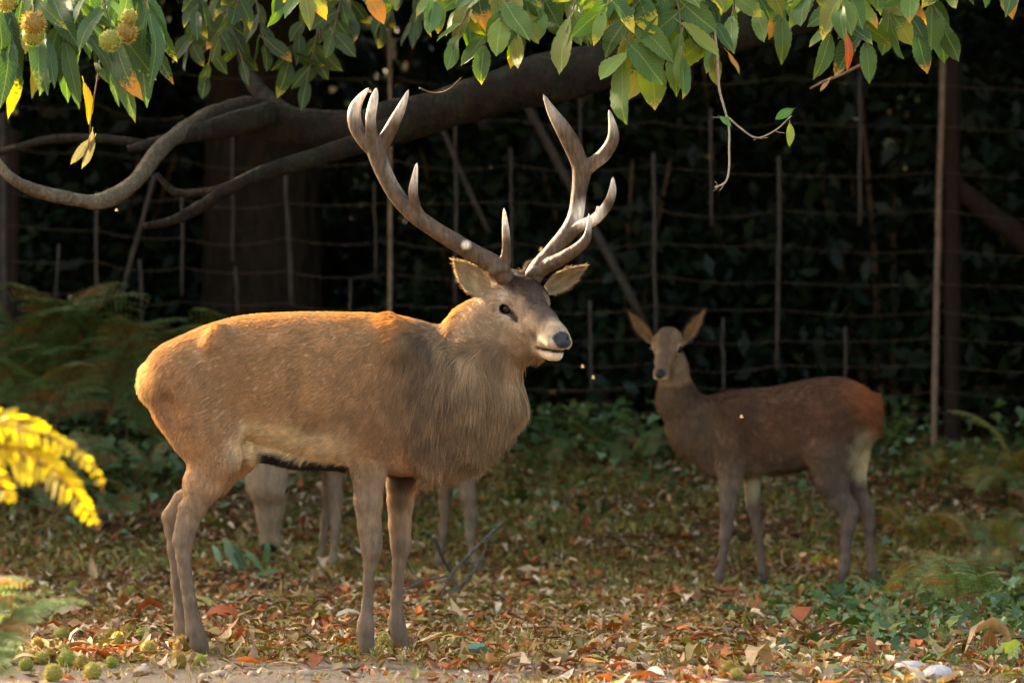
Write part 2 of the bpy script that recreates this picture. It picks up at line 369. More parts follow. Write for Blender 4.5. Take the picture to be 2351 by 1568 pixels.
class Animal:
    """frame: distance d, picture point of the base (bx, by); everything inside in picture units (px, depth, -py)"""
    def __init__(s, name, label, d, bx, by, group):
        s.d, s.s = d, d / F
        s.base = W(bx, by, d); s.root = link(name, None, loc=s.base, label=label, cat='deer', group=group)
    def w(s, p):
        p = np.asarray(p, float)
        return np.stack([(p[..., 0] - CX) * s.s, p[..., 1] * s.s + s.d, CAMH + (p[..., 2] + HY) * s.s], -1) - s.base
    def part(s, name, v, f, mats, cols=None, smooth=True, parent=None):
        return link(name, mesh_from(name, s.w(v), f, mats, smooth, cols), parent or s.root)
    def body(s, field, h, colfn, name='body'):
        v, f = field.mesh(h); nrm = vnormals(v, f)
        c = colfn(v, nrm); s.v, s.f, s.n, s.c = v, f, nrm, c
        return s.part(name, v, f, [M_SKIN], c)
    def fur(s, count, flow, length, tilt, seed=1, width=0.55, weight=None, name='fur', keep=None, segs=4, wild=0.22):
        g = np.random.default_rng(seed)
        v, f, nrm = s.v, s.f, s.n
        t = np.concatenate([f[:, [0, 1, 2]], f[:, [0, 2, 3]]])
        area = np.linalg.norm(np.cross(v[t[:, 1]] - v[t[:, 0]], v[t[:, 2]] - v[t[:, 0]]), axis=1) / 2
        if weight is not None: area = area * weight(v[t].mean(1))
        i = g.choice(len(t), count, p=area / area.sum())
        a, b = g.random(count), g.random(count); sw = a + b > 1; a[sw], b[sw] = 1 - a[sw], 1 - b[sw]
        bl = np.stack([1 - a - b, a, b], 1)[..., None]
        p = (v[t[i]] * bl).sum(1); n = (nrm[t[i]] * bl).sum(1); n /= np.linalg.norm(n, axis=1)[:, None]
        c = (s.c[t[i]][..., :3] * bl).sum(1)
        fd = flow(p, n); fd = fd - n * (fd * n).sum(1)[:, None]; fd /= np.linalg.norm(fd, axis=1)[:, None] + 1e-6
        L = length(p)
        ok = L > 1.5
        p, n, c, fd, L = p[ok], n[ok], c[ok], fd[ok], L[ok]; m = len(p)
        cl = noise(p, 1 / 22.0, 11); cl2 = noise(p, 1 / 7.0, 12)      # locks of hair
        side = np.cross(n, fd); fd = fd + side * ((cl - 0.5) * (0.4 + 0.6 * np.clip(L / 40, 0, 1)) + g.normal(0, wild, m))[:, None]
        fd /= np.linalg.norm(fd, axis=1)[:, None]
        L = L * (0.65 + 0.5 * g.random(m)) * (0.8 + 0.4 * cl2)
        ta = tilt(p) * (0.7 + 0.6 * g.random(m))
        pts = np.zeros((m, segs, 3)); pts[:, 0] = p - n * 1.0
        for k in range(1, segs):
            u = k / (segs - 1); aa = ta * (1.25 - 0.6 * u)
            dirn = fd * np.cos(aa)[:, None] + n * np.sin(aa)[:, None]
            dirn[:, 2] -= (u * np.clip(L / 60, 0, 1) * 0.8)
            dirn /= np.linalg.norm(dirn, axis=1)[:, None]
            pts[:, k] = pts[:, k - 1] + dirn * (L / (segs - 1))[:, None]
        lk = np.clip(L / 40, 0, 1); val = (0.72 + 0.5 * g.random(m)) * (0.8 + 0.4 * cl2) * (1 + lk * 1.1 * (noise(p * np.array([1, 1, .35]), 1 / 9.0, 14) - .5))
        c = c * val[:, None]
        hc = bpy.data.hair_curves.new(name); hc.add_curves([segs] * m)
        hc.attributes['position'].data.foreach_set('vector', s.w(pts).astype(np.float32).ravel())
        rad = hc.attributes.get('radius') or hc.attributes.new('radius', 'FLOAT', 'POINT')
        rr = (width * s.s * np.linspace(1, 0.25, segs))[None, :] * ((0.7 + 0.6 * g.random(m)) * (1 + .5 * lk))[:, None]
        rad.data.foreach_set('value', rr.astype(np.float32).ravel())
        ca = hc.attributes.new('col', 'FLOAT_COLOR', 'CURVE')
        ca.data.foreach_set('color', np.concatenate([c, np.ones((m, 1))], 1).astype(np.float32).ravel())
        hc.materials.append(M_FUR)
        return link(name, hc, s.root)
    def sphere(s, c, r, name, matl, scale=(1, 1, 1), rot=None, seg=16):
        th = np.linspace(0, math.pi, seg // 2 + 1); ph = np.arange(seg) * 2 * math.pi / seg
        v = np.array([[math.sin(a) * math.cos(b) * scale[0], math.sin(a) * math.sin(b) * scale[1], math.cos(a) * scale[2]] for a in th for b in ph]) * r
        if rot is not None: v = v @ rot.T
        f = [(i * seg + j, (i + 1) * seg + j, (i + 1) * seg + (j + 1) % seg, i * seg + (j + 1) % seg) for i in range(len(th) - 1) for j in range(seg)]
        return s.part(name, v + np.asarray(c), np.array(f), [matl])
    def ear(s, base, tip, width, face, cup, col_in, col_out, col_rim, seed=0):
        """a cupped, pointed ear: base and tip (px, depth, z), face = direction the hollow looks"""
        base = np.asarray(base, float); tip = np.asarray(tip, float); ax = tip - base; L = np.linalg.norm(ax); ax /= L
        fc = np.asarray(face, float); fc = fc - ax * (fc @ ax); fc /= np.linalg.norm(fc); sd = np.cross(ax, fc)
        nu, nv = 14, 15; vv, cc = [], []
        for layer in (0, 1):
            for i in range(nu):
                t = i / (nu - 1)
                wd = width * (0.55 + 0.9 * t) * (1 - t ** 2.6) ** 0.75 * (1 if t < 1 else 0) + 0.8
                wd = width * np.interp(t, [0, 0.12, 0.35, 0.6, 0.82, 0.94, 1], [0.5, 0.74, 1.0, 0.84, 0.44, 0.18, 0.02])
                for j in range(nv):
                    q = j / (nv - 1) * 2 - 1
                    ang = q * (2.0 - 1.1 * t) * cup
                    x = math.sin(ang) * wd / max(math.sin(min(math.pi / 2, (2.0 - 1.1 * t) * cup)), 0.3); dep = (1 - math.cos(ang)) * wd * 0.9 - wd * 0.35
                    p = base + ax * (t * L) + sd * x + fc * (dep - (2.5 if layer else 0) * (1 - abs(q) ** 4) * (1 - t ** 4)) - fc * (0.10 * L * t * t)
                    vv.append(p)
                    rim = max(0, (abs(q) - 0.72) / 0.28)
                    if layer: cc.append(np.asarray(col_out) * (1 - 0.3 * t))
                    else:
                        k = 0.55 + 0.65 * noise(np.array([[q * 6, t * 3.0, seed]]), 1.0, 9)[0]
                        cc.append((np.asarray(col_in) * k) * (1 - rim) + np.asarray(col_rim) * rim)
        f = []
        N = nu * nv
        for i in range(nu - 1):
            for j in range(nv - 1):
                a = i * nv + j
                f.append((a, a + 1, a + nv + 1, a + nv)); f.append((N + a, N + a + nv, N + a + nv + 1, N + a + 1))
            f.append((i * nv, (i + 1) * nv, N + (i + 1) * nv, N + i * nv)); e = i * nv + nv - 1
            f.append((e, N + e, N + e + nv, e + nv))
        cc = np.array(cc); vv = np.array(vv)
        s_v, s_f, s_n, s_c = s.v, s.f, s.n, s.c
        o = s.part('ear', vv, np.array(f), [M_SKIN], np.concatenate([cc, np.zeros((len(cc), 1))], 1))
        s.v, s.f = vv, np.array(f); s.n = vnormals(vv, s.f); s.c = cc
        def length(p):
            return np.full(len(p), 0.14 * L)
        fu = s.fur(2600, lambda p, n: np.tile(ax, (len(p), 1)) + 0.3 * n, length, lambda p: np.full(len(p), 0.35), seed=seed + 5, width=0.5)
        fu.parent = o
        s.v, s.f, s.n, s.c = s_v, s_f, s_n, s_c
        return o
    def hoof(s, x, y, dy, size, fwd=1):
        """cloven hoof: two toes, sole at picture height y"""
        mb = MB()
        for sd in (-1, 1):
            prof = np.array([(-0.45, 0), (-0.5, 0.55), (-0.1, 1.0), (0.35, 0.8), (1.0, 0.0)])
            vv = []
            for k, wdt in ((-1, 1), (1, 1)):
                for (a, b) in prof: vv.append((x + fwd * a * size * 1.1, dy + sd * size * 0.34 + k * size * (0.30 - 0.16 * max(a, 0)), -y + b * size))
            vv = np.array(vv); n = len(prof)
            f4 = [(i, (i + 1) % n, n + (i + 1) % n, n + i) for i in range(n)]
            mb.add(vv, np.array(f4)); mb.f.setdefault(5, []).append(np.array([list(range(n))[::-1], list(range(n, 2 * n))]) + mb.n - len(vv))
        v = np.concatenate(mb.v)
        o = s.part('hoof', v, [np.concatenate(q) for q in mb.f.values()], [M_HOOF], smooth=False)
        bv = o.modifiers.new('bevel', 'BEVEL'); bv.width = size * s.s * 0.12; bv.segments = 2
        return o
# ------------------------------------------------------------------ ground
def build_ground():
    def lines(lo, hi, step, far, k=1.35):
        a = list(np.arange(lo, hi + 1e-6, step)); g = step; x = hi
        while x < far: g *= k; x += g; a.append(x)
        g = step; x = lo; b = []
        while x > -far: g *= k; x -= g; b.append(x)
        return np.array(b[::-1] + a)
    xs = lines(-4.5, 4.5, 0.07, 300); ys = lines(9.6, 22.5, 0.07, 300)
    X, Y = np.meshgrid(xs, ys); Z = ground_z(X, Y)
    v = np.stack([X, Y, Z], -1).reshape(-1, 3); nx, ny = len(xs), len(ys)
    i = np.arange((ny - 1) * nx).reshape(ny - 1, nx)[:, :-1].ravel()
    f = np.stack([i, i + 1, i + nx + 1, i + nx], 1)
    m, n, l, b = mat('woodland soil')
    big = noisy(n, l, 1.1, 5); mid = noisy(n, l, 9, 6); fine = noisy(n, l, 70, 5)
    soil = ramp(n, l, mid.outputs['Fac'], [(0.28, lin(58, 42, 28)), (0.5, lin(104, 76, 48)), (0.72, lin(140, 106, 66))])
    moss = ramp(n, l, fine.outputs['Fac'], [(0.3, lin(48, 52, 24)), (0.7, lin(104, 104, 46))])
    mk = n.new('ShaderNodeMapRange'); mk.inputs[1].default_value = 0.5; mk.inputs[2].default_value = 0.62; l.new(big.outputs['Fac'], mk.inputs[0])
    c1 = mixrgb(n, l, mk.outputs[0], soil.outputs[0], moss.outputs[0])
    # the bare, trodden strip in front
    tc = n.new('ShaderNodeTexCoord'); sp = n.new('ShaderNodeSeparateXYZ'); l.new(tc.outputs['Object'], sp.inputs[0])
    ad = n.new('ShaderNodeMath'); ad.operation = 'MULTIPLY_ADD'; l.new(big.outputs['Fac'], ad.inputs[0]); ad.inputs[1].default_value = 1.6; l.new(sp.outputs[1], ad.inputs[2])
    pk = n.new('ShaderNodeMapRange'); pk.inputs[1].default_value = 12.6; pk.inputs[2].default_value = 12.1; l.new(ad.outputs[0], pk.inputs[0])
    path = ramp(n, l, fine.outputs['Fac'], [(0.3, lin(98, 82, 66)), (0.55, lin(138, 120, 98)), (0.75, lin(170, 152, 128))])
    c2 = mixrgb(n, l, pk.outputs[0], c1, path.outputs[0])
    l.new(c2, b.inputs['Base Color']); b.inputs['Roughness'].default_value = 0.95; b.inputs['Specular IOR Level'].default_value = 0.1
    hm = n.new('ShaderNodeMath'); hm.operation = 'ADD'; l.new(mid.outputs['Fac'], hm.inputs[0]); l.new(fine.outputs['Fac'], hm.inputs[1])
    bump(n, l, hm.outputs[0], b, 0.9, 0.02)
    link('ground', mesh_from('ground', v, f, [m]), kind='structure')
build_ground()

# ------------------------------------------------------------------ bark and the chestnut tree
def make_bark(name, dark, light, lichen, amt, pale=None):
    m, n, l, b = mat(name)
    t = noisy(n, l, 14, 6, stretch=(1, 1, 0.35)); t2 = noisy(n, l, 5, 4); t3 = noisy(n, l, 60, 4)
    c = ramp(n, l, t.outputs['Fac'], [(0.3, dark), (0.7, light)])
    k = n.new('ShaderNodeMapRange'); k.inputs[1].default_value = 0.5; k.inputs[2].default_value = 0.65; k.inputs[4].default_value = amt; l.new(t2.outputs['Fac'], k.inputs[0])
    col = mixrgb(n, l, k.outputs[0], c.outputs[0], lichen)
    if pale is not None:                                  # outer end goes to pale bark, its stronger light also put into the colour
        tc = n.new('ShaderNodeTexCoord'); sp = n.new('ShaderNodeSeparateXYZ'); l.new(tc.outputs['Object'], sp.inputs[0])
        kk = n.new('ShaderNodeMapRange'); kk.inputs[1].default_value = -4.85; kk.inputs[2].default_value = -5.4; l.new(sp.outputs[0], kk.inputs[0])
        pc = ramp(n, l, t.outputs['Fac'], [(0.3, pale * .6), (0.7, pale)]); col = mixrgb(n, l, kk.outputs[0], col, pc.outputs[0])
    mr = n.new('ShaderNodeMapRange'); mr.inputs[1].default_value = .3; mr.inputs[2].default_value = .7; mr.inputs[3].default_value = .65; mr.inputs[4].default_value = 1.35; l.new(t3.outputs['Fac'], mr.inputs[0])
    l.new(mixrgb(n, l, 1.0, col, mr.outputs[0], 'MULTIPLY'), b.inputs['Base Color']); b.inputs['Roughness'].default_value = 0.9; b.inputs['Specular IOR Level'].default_value = 0.15
    bump(n, l, t.outputs['Fac'], b, 1.0, 0.06)
    return m
M_BARK = make_bark('chestnut bark', lin(19, 14, 10), lin(42, 32, 20), lin(38, 39, 20), 0.8)
M_OAK = make_bark('dark ridged bark', lin(32, 26, 20), lin(58, 46, 34), lin(48, 48, 32), 0.4)
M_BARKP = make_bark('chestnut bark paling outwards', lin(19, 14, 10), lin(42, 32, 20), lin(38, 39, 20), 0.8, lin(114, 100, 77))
M_TWIG = mat_plain('twig bark', lin(104, 78, 56), 0.8, 0.2, 40, 0.4)
M_DEAD = mat_plain('dead twig bark', lin(84, 74, 64), 0.85, 0.2, 40, 0.45)

tree = link('chestnut_tree', None, loc=(3.7, 15.2, ground_z(3.7, 15.2)), label='sweet chestnut tree whose long low limb and leafy twigs reach over the stag', cat='tree')
T0 = np.array(tree.location)
def limb(pts, name, material, sides=18, n=7, rough=0.17, rs=9.0, parent=None, seed=0):
    q = catmull([(*W(p[0], p[1], p[3]), p[2] * p[3] / F) for p in pts], n)
    q[:, 3] *= 0.9 + 0.30 * (noise(q[:, :3], 4.0, 7 + seed) - .5)
    mb = MB(); add_tube(mb, q[:, :3], q[:, 3], sides, rough=rough, rscale=rs, seed=seed)
    return link(name, mb.mesh(name, [material], origin=T0), parent or tree)
mb = MB()
q = catmull([(3.75, 15.3, -0.3, .62), (3.72, 15.2, .3, .48), (3.7, 15.2, 1.2, .42), (3.72, 15.2, 2.6, .44), (3.8, 15.3, 4.2, .36), (3.9, 15.5, 7, .22)], 6)
add_tube(mb, q[:, :3], q[:, 3], 24, rough=0.12, rscale=4); link('trunk', mb.mesh('trunk', [M_BARK], origin=T0), tree)
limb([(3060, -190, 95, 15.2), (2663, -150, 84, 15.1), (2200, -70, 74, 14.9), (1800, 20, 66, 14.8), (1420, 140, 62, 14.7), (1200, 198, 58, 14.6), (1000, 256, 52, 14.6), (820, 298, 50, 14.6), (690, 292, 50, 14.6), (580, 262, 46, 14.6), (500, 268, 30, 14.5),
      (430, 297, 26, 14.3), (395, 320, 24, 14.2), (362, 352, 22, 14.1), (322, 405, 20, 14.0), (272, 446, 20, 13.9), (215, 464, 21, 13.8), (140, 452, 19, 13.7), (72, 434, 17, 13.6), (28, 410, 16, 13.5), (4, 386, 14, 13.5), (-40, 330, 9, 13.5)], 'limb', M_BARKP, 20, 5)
limb([(620, 262, 34, 14.5), (520, 288, 26, 14.35), (420, 314, 17, 14.25), (340, 334, 13, 14.2), (294, 342, 8, 14.2)], 'limb', M_BARK, 12, 4, 0.16, seed=3)
limb([(980, 262, 40, 14.6), (860, 316, 32, 14.5), (750, 354, 25, 14.4), (640, 386, 22, 14.3), (540, 426, 17, 14.2), (455, 478, 16, 14.2), (392, 508, 12, 14.2), (330, 520, 9, 14.2)], 'limb', M_BARK, 12, 5, 0.12, seed=5)
limb([(575, 410, 13, 14.25), (500, 436, 12, 14.3), (440, 444, 11, 14.35), (396, 438, 9, 14.4), (358, 398, 5, 14.4)], 'limb', M_BARK, 10, 4, 0.12, seed=6)
limb([(700, 300, 30, 14.8), (600, 215, 22, 15.2), (560, 130, 18, 15.4), (540, -60, 14, 15.6)], 'limb', M_BARK, 10, 4, 0.1, seed=7)
limb([(330, 330, 10, 15.4), (220, 318, 11, 15.5), (110, 322, 11, 15.6), (20, 345, 9, 15.7), (-60, 360, 8, 15.8)], 'limb', M_BARK, 8, 4, 0.1, seed=8)

# leaves: long, toothed blades with a crease along the midrib
def leaf_mesh(name, wide, droop, fold, teeth, mats, seed, nseg=12, curl=0.0):
    g = np.random.default_rng(seed); t = np.linspace(0, 1, nseg + 1)
    half = wide * np.interp(t, [0, .08, .25, .5, .72, .88, 1], [.05, .38, .82, 1, .84, .48, .0])
    v, u = [], []
    for i, ti in enumerate(t):
        wv = half[i] * (1 + (teeth if i % 2 else -teeth) * (0 < i < nseg))
        z = -droop * ti ** 2 + 0.02 * math.sin(ti * 9 + seed)
        x0 = curl * math.sin(ti * 2.2)
        for sx in (-1, 0, 1):
            v.append((x0 + sx * wv, ti - (0.022 if (i % 2 and sx) else 0), z + fold * abs(sx) * wv + 0.012 * sx * math.sin(7 * ti + seed))); u.append((sx * half[i] / (wide + 1e-6), ti))
    f = [(3 * i + j, 3 * i + j + 1, 3 * i + j + 4, 3 * i + j + 3) for i in range(nseg) for j in (0, 1)]
    k = len(v); 
    v += [(-.012, -.16, 0), (.012, -.16, 0), (.012, .02, 0.004), (-.012, .02, 0.004)]; u += [(0, 0)] * 4; f.append((k, k + 1, k + 2, k + 3))
    return mesh_from(name, v, np.array(f), mats, True, uvs=np.array(u))
M_LEAF = mat_leafy('chestnut leaf', 0.30, 0.5, 0.22, objcol=True)
LEAVES = [leaf_mesh('chestnut_leaf', w, d, fo, .05, [M_LEAF], i, 16, c) for i, (w, d, fo, c) in enumerate([(.21, .10, .35, .0), (.25, .20, .25, .03), (.19, .28, .45, -.03), (.26, .05, .2, .02), (.22, .34, .5, .0), (.24, .16, .1, -.04)])]
LEAVES_N = [leaf_mesh('chestnut_leaf', w, d, fo, .05, [M_LEAF], i + 20, 18, c) for i, (w, d, fo, c) in enumerate([(.135, .10, .35, .0), (.15, .22, .3, .03), (.12, .3, .5, -.03)])]
leaf_count = 0
extra_leaves = []
GREEN = [lin(88, 112, 42), lin(74, 100, 40), lin(104, 126, 48), lin(116, 132, 54), lin(62, 86, 36), lin(124, 126, 46), lin(90, 116, 54)]
YEL = [lin(190, 170, 40), lin(205, 175, 48), lin(196, 130, 40), lin(150, 140, 50)]
lr = random.Random(5)
def put_leaf(pos, axis, normal, size, meshes=LEAVES, col=None, tip=None, tipcol=None, name='leaf', parent=None):
    global leaf_count
    a = Vector(axis).normalized(); n = Vector(normal); n = (n - a * n.dot(a)).normalized(); x = a.cross(n)
    o = link(name, lr.choice(meshes), parent or tree)
    M = Matrix.Identity(4)
    for i in range(3): M[i][0], M[i][1], M[i][2], M[i][3] = x[i] * size, a[i] * size, n[i] * size, float(pos[i] - T0[i])
    o.matrix_basis = M
    c = np.array(col if col is not None else lr.choice(GREEN)) * lr.uniform(0.6, 1.05)
    o.color = (*[float(v) for v in c], 1)
    o['tip'] = float(tip if tip is not None else (lr.uniform(-0.35, 0.06) if lr.random() < 0.75 else lr.uniform(0.1, 0.3)))
    tcv = tipcol if tipcol is not None else lr.choice(YEL); o['tipcol'] = [float(v) for v in tcv]
    leaf_count += 1
    return o
def twig_spray(path, d0, d1, r0, nleaf, size, start=0.35, meshes=LEAVES, spread=1.15, cols=None, yellow=0.0, normal=(0, -1, 0.55), seed=0):
    """path in picture points; leaves hang alternately along its outer part"""
    q = catmull(path, 5); t = np.linspace(0, 1, len(q))
    pts = np.array([W(x, y, d0 + (d1 - d0) * k) for (x, y), k in zip(q, t)])
    mb = MB(); add_tube(mb, pts, np.interp(t, [0, 1], [r0, r0 * 0.35]), 6); link('twig', mb.mesh('twig', [M_TWIG], origin=T0), tree)
    for i in range(nleaf):
        k = start + (1 - start) * (i + 0.5) / nleaf; j = k * (len(q) - 1); a = int(min(j, len(q) - 2)); p = pts[a] + (pts[a + 1] - pts[a]) * (j - a)
        tan = pts[a + 1] - pts[a]; tan /= np.linalg.norm(tan)
        side = 1 if i % 2 else -1
        ax = np.array([side * lr.uniform(0.1, spread) + lr.gauss(0, .32), lr.uniform(-0.8, 0.5), -1.0 + lr.uniform(-.1, .75)]) + tan * 0.5
        if i == nleaf - 1: ax = tan + np.array([0, -.1, -.5])
        nn = np.array(normal) + np.array([lr.gauss(0, .6), lr.gauss(0, .4), lr.gauss(0, .55)])
        c = None; tp = None
        if lr.random() < yellow: tp = lr.uniform(0.15, 0.6)
        if cols: c = lr.choice(cols)
        put_leaf(p, ax, nn, size * lr.uniform(0.78, 1.25), meshes, c, tp)
# front foliage along the top; (tip x, tip y of the twig, lean, leaves, size in metres)
for i, (x, y, dx, nl, sz, d) in enumerate([
        (640, 0, 40, 6, .125, 12.3), (700, -10, -30, 6, .13, 12.0), (780, -35, 20, 5, .12, 12.4), (850, -25, -40, 5, .13, 12.2), (905, -40, 10, 5, .13, 12.2), (985, 25, 90, 8, .135, 12.1), (1040, 110, 110, 9, .13, 12.0), (1075, 40, -20, 8, .14, 12.3),
        (1110, 120, 60, 8, .14, 12.1), (1150, 50, 40, 8, .15, 11.9), (1185, 90, 40, 8, .15, 12.1), (1240, 30, 50, 8, .15, 12.2), (1300, 75, 70, 8, .16, 11.9), (1330, 15, -30, 7, .14, 12.3), (1380, 35, 100, 8, .16, 11.8), (1430, 158, 60, 10, .185, 11.9),
        (1490, 130, -20, 10, .18, 12.1), (1510, 40, 60, 8, .16, 12.0), (1570, 145, -30, 9, .17, 11.9), (1600, 30, 20, 7, .16, 12.2), (1640, 130, -40, 9, .165, 12.1), (1680, 50, 20, 6, .14, 12.6), (1740, 30, -20, 6, .15, 12.9), (1795, 50, 10, 6, .15, 12.8),
        (1850, -10, 50, 6, .14, 12.3), (1900, 90, 120, 8, .15, 12.1), (1930, 20, 30, 7, .15, 12.0), (1990, 110, -70, 8, .155, 12.2), (2050, 60, -80, 8, .16, 12.3), (2110, 90, -110, 8, .165, 12.4), (2170, 70, -120, 7, .165, 12.6), (2090, -20, 10, 6, .15, 12.2),
        (2180, -30, -20, 5, .15, 12.4), (2260, -40, -30, 5, .14, 12.5), (2320, -40, 10, 5, .15, 12.4), (1360, -30, 0, 5, .15, 12.2), (1760, -50, 30, 5, .15, 12.3)]):
    twig_spray([(x + dx * 1.6, -170), (x + dx, -90), (x + dx * 0.35, (y - 60) * 0.5 - 10), (x, y)], d + .25, d, .006, nl, sz, 0.30, yellow=0.22 if x < 1200 else 0.10)
# the nearer, sunlit spray at the left with its burrs
for i, (x, y, dx, nl, d) in enumerate([(30, 120, -60, 7, 11.5), (95, 110, -40, 7, 11.4), (150, 100, -60, 7, 11.5), (215, 110, -90, 7, 11.5), (265, 110, -60, 7, 11.4), (320, 80, -70, 7, 11.6), (345, 30, -60, 6, 11.5), (180, 20, -60, 5, 11.8), (60, 20, -60, 5, 11.8), (10, 40, 20, 5, 11.6), (260, -10, -80, 5, 11.9)]):
    twig_spray([(x + dx * 1.7, -150), (x + dx, -80), (x + dx * 0.35, (y - 60) * 0.5), (x, y)], d + .2, d, .006, nl, .225, 0.42, LEAVES_N, 0.55, [lin(70, 92, 46), lin(62, 84, 42), lin(80, 100, 52)], 0.25)
# twigs further in, the shade of the crown put into darker leaf colours
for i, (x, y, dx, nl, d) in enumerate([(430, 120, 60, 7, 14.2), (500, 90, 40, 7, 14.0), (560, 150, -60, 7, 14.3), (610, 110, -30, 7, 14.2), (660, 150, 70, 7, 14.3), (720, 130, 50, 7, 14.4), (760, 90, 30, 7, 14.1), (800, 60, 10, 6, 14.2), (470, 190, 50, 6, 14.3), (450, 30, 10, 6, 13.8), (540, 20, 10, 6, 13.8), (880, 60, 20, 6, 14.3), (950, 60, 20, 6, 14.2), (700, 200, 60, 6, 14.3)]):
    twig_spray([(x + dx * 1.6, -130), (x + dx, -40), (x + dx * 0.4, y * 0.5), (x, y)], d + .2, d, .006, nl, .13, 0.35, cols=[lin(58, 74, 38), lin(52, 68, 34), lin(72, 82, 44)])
# bare hanging twig with three last leaves
def twig(path, d, r0, r1=None, parent=None, material=None):
    q = catmull(path, 5); mb = MB(); pts = np.array([W(x, y, d) for x, y in q]); t = np.linspace(0, 1, len(q))
    pts[:, 1] += 0.03 * np.sin(t * 5); add_tube(mb, pts, r0 + ((r1 or r0 * 0.4) - r0) * t, 6, rough=0.1, rscale=60)
    return link('twig', mb.mesh('twig', [material or M_TWIG], origin=T0), parent or tree)
M_TWIG2 = mat_plain('grey twig', lin(150, 134, 108), 0.8, 0.2, 60, 0.3)
twig([(1640, 60), (1648, 140), (1652, 200), (1662, 240), (1674, 290), (1674, 340), (1673, 390), (1664, 420), (1640, 432)], 12.0, .0055, .0035, material=M_TWIG2)
twig([(1674, 272), (1700, 292), (1738, 316), (1780, 300), (1815, 268)], 12.0, .004, .002, material=M_TWIG2)
for a, b in (((1664, 420), (1650, 440)), ((1650, 428), (1636, 440)), ((1650, 428), (1640, 418)), ((1738, 316), (1728, 324)), ((1672, 268), (1634, 272)), ((1780, 300), (1800, 308)), ((1738, 316), (1762, 318))): twig([a, ((a[0] + b[0]) / 2 + 2, (a[1] + b[1]) / 2), b], 12.0, .002, material=M_TWIG2)
put_leaf(W(1820, 252, 12), (-1, -.2, -.55), (0.3, -1, .4), .07, LEAVES, lin(96, 140, 60), -.4); put_leaf(W(1813, 284, 12), (0, -.1, -1), (.1, -1, .2), .08, LEAVES, lin(150, 165, 70), -.4); put_leaf(W(1652, 268, 12), (1, -.2, -.8), (.1, -1, .3), .055, LEAVES, lin(90, 130, 60), -.4)
for (x0, y0, x1, y1, s_, c_) in [(205, 320, 152, 405, .115, lin(126, 118, 88)), (216, 318, 182, 410, .12, lin(112, 104, 76)), (212, 300, 205, 360, .08, lin(136, 118, 90)), (192, 190, 216, 292, .15, lin(140, 112, 44))]:
    put_leaf(W(x0, y0, 12.4), W(x1, y1, 12.4) - W(x0, y0, 12.4), (.6, -1, .2), s_, LEAVES_N, c_, .2, lin(150, 120, 70))
twig([(240, 40), (225, 150), (214, 240), (208, 310)], 12.4, .004)
twig([(964, 203), (985, 210), (1010, 212), (1034, 204), (1060, 180)], 12.1, .0035)
twig([(1975, 150), (1930, 172), (1895, 186), (1858, 206)], 12.0, .006, .004)
put_leaf(W(1943, 78, 11.95), (.1, -.1, -1), (.3, -1, 0), .13, LEAVES_N, lin(190, 92, 46), .5, lin(165, 70, 36)); put_leaf(W(1905, 180, 12), (-.6, -.2, -.8), (.2, -1, .3), .06, LEAVES_N, lin(196, 140, 80), .2)
put_leaf(W(845, -20, 12), (.5, -.2, -.85), (.3, -1, .2), .13, LEAVES, lin(205, 140, 44), .5, lin(200, 120, 40))
put_leaf(W(1668, 118, 12), (.5, -.2, -.8), (.5, -.6, .8), .10, LEAVES_N, lin(190, 122, 44), .3)

# burrs: green prickly husks
def burr_mesh(name, r, matl, seed, n=420, spike=0.34, tint=(1, 1, 1)):
    g = np.random.default_rng(seed); mb = MB()
    th = np.linspace(0, math.pi, 7); ph = np.arange(10) * 2 * math.pi / 10
    v = np.array([[math.sin(a) * math.cos(b), math.sin(a) * math.sin(b), math.cos(a) * 0.9] for a in th for b in ph]) * r * (0.95 + 0.1 * g.random((70, 1)))
    f = np.array([(i * 10 + j, (i + 1) * 10 + j, (i + 1) * 10 + (j + 1) % 10, i * 10 + (j + 1) % 10) for i in range(6) for j in range(10)])
    mb.add(v, f, np.tile(lin(146, 132, 54) * tint, (70, 1)))
    d = g.normal(size=(n, 3)); d /= np.linalg.norm(d, axis=1)[:, None]
    e = np.cross(d, g.normal(size=(n, 3))); e /= np.linalg.norm(e, axis=1)[:, None]
    tip = d + g.normal(size=(n, 3)) * 0.35; tip /= np.linalg.norm(tip, axis=1)[:, None]
    base = d * r * np.array([.96, .96, .88]); L = r * spike * (0.6 + 0.6 * g.random((n, 1)))
    pv = np.stack([base - e * r * .045, base + e * r * .045, base + tip * L], 1).reshape(-1, 3)
    pc = np.tile(np.array([lin(170, 154, 66), lin(170, 154, 66), lin(216, 200, 122)]), (n, 1)) * np.repeat(0.7 + 0.6 * g.random((n, 1)), 3, 0) * np.array(tint)
    mb.add(pv, np.arange(3 * n).reshape(-1, 3), pc)
    return mb.mesh(name, [matl], smooth=False)
M_BURR = mat_leafy('burr spines', 0.2, 0.6, 0.3)
BURRS = [burr_mesh('burr', 1.0, M_BURR, i, 420, sp, np.array(t)) for i, (sp, t) in enumerate([(.34, (.9, .9, .8)), (.26, (.72, .86, .6)), (.42, (.8, .62, .5))])]
for (x, y, r, d) in ((77, 55, .038, 11.3), (76, 80, .037, 11.32), (253, 94, .036, 11.3), (290, 75, .034, 11.4), (297, 40, .026, 11.4), (15, 5, .032, 11.4)):
    o = link('burr', BURRS[int(x) % 3], tree, loc=W(x, y, d) - T0); o.scale = (r,) * 3; o.rotation_euler = (x, y, 1)

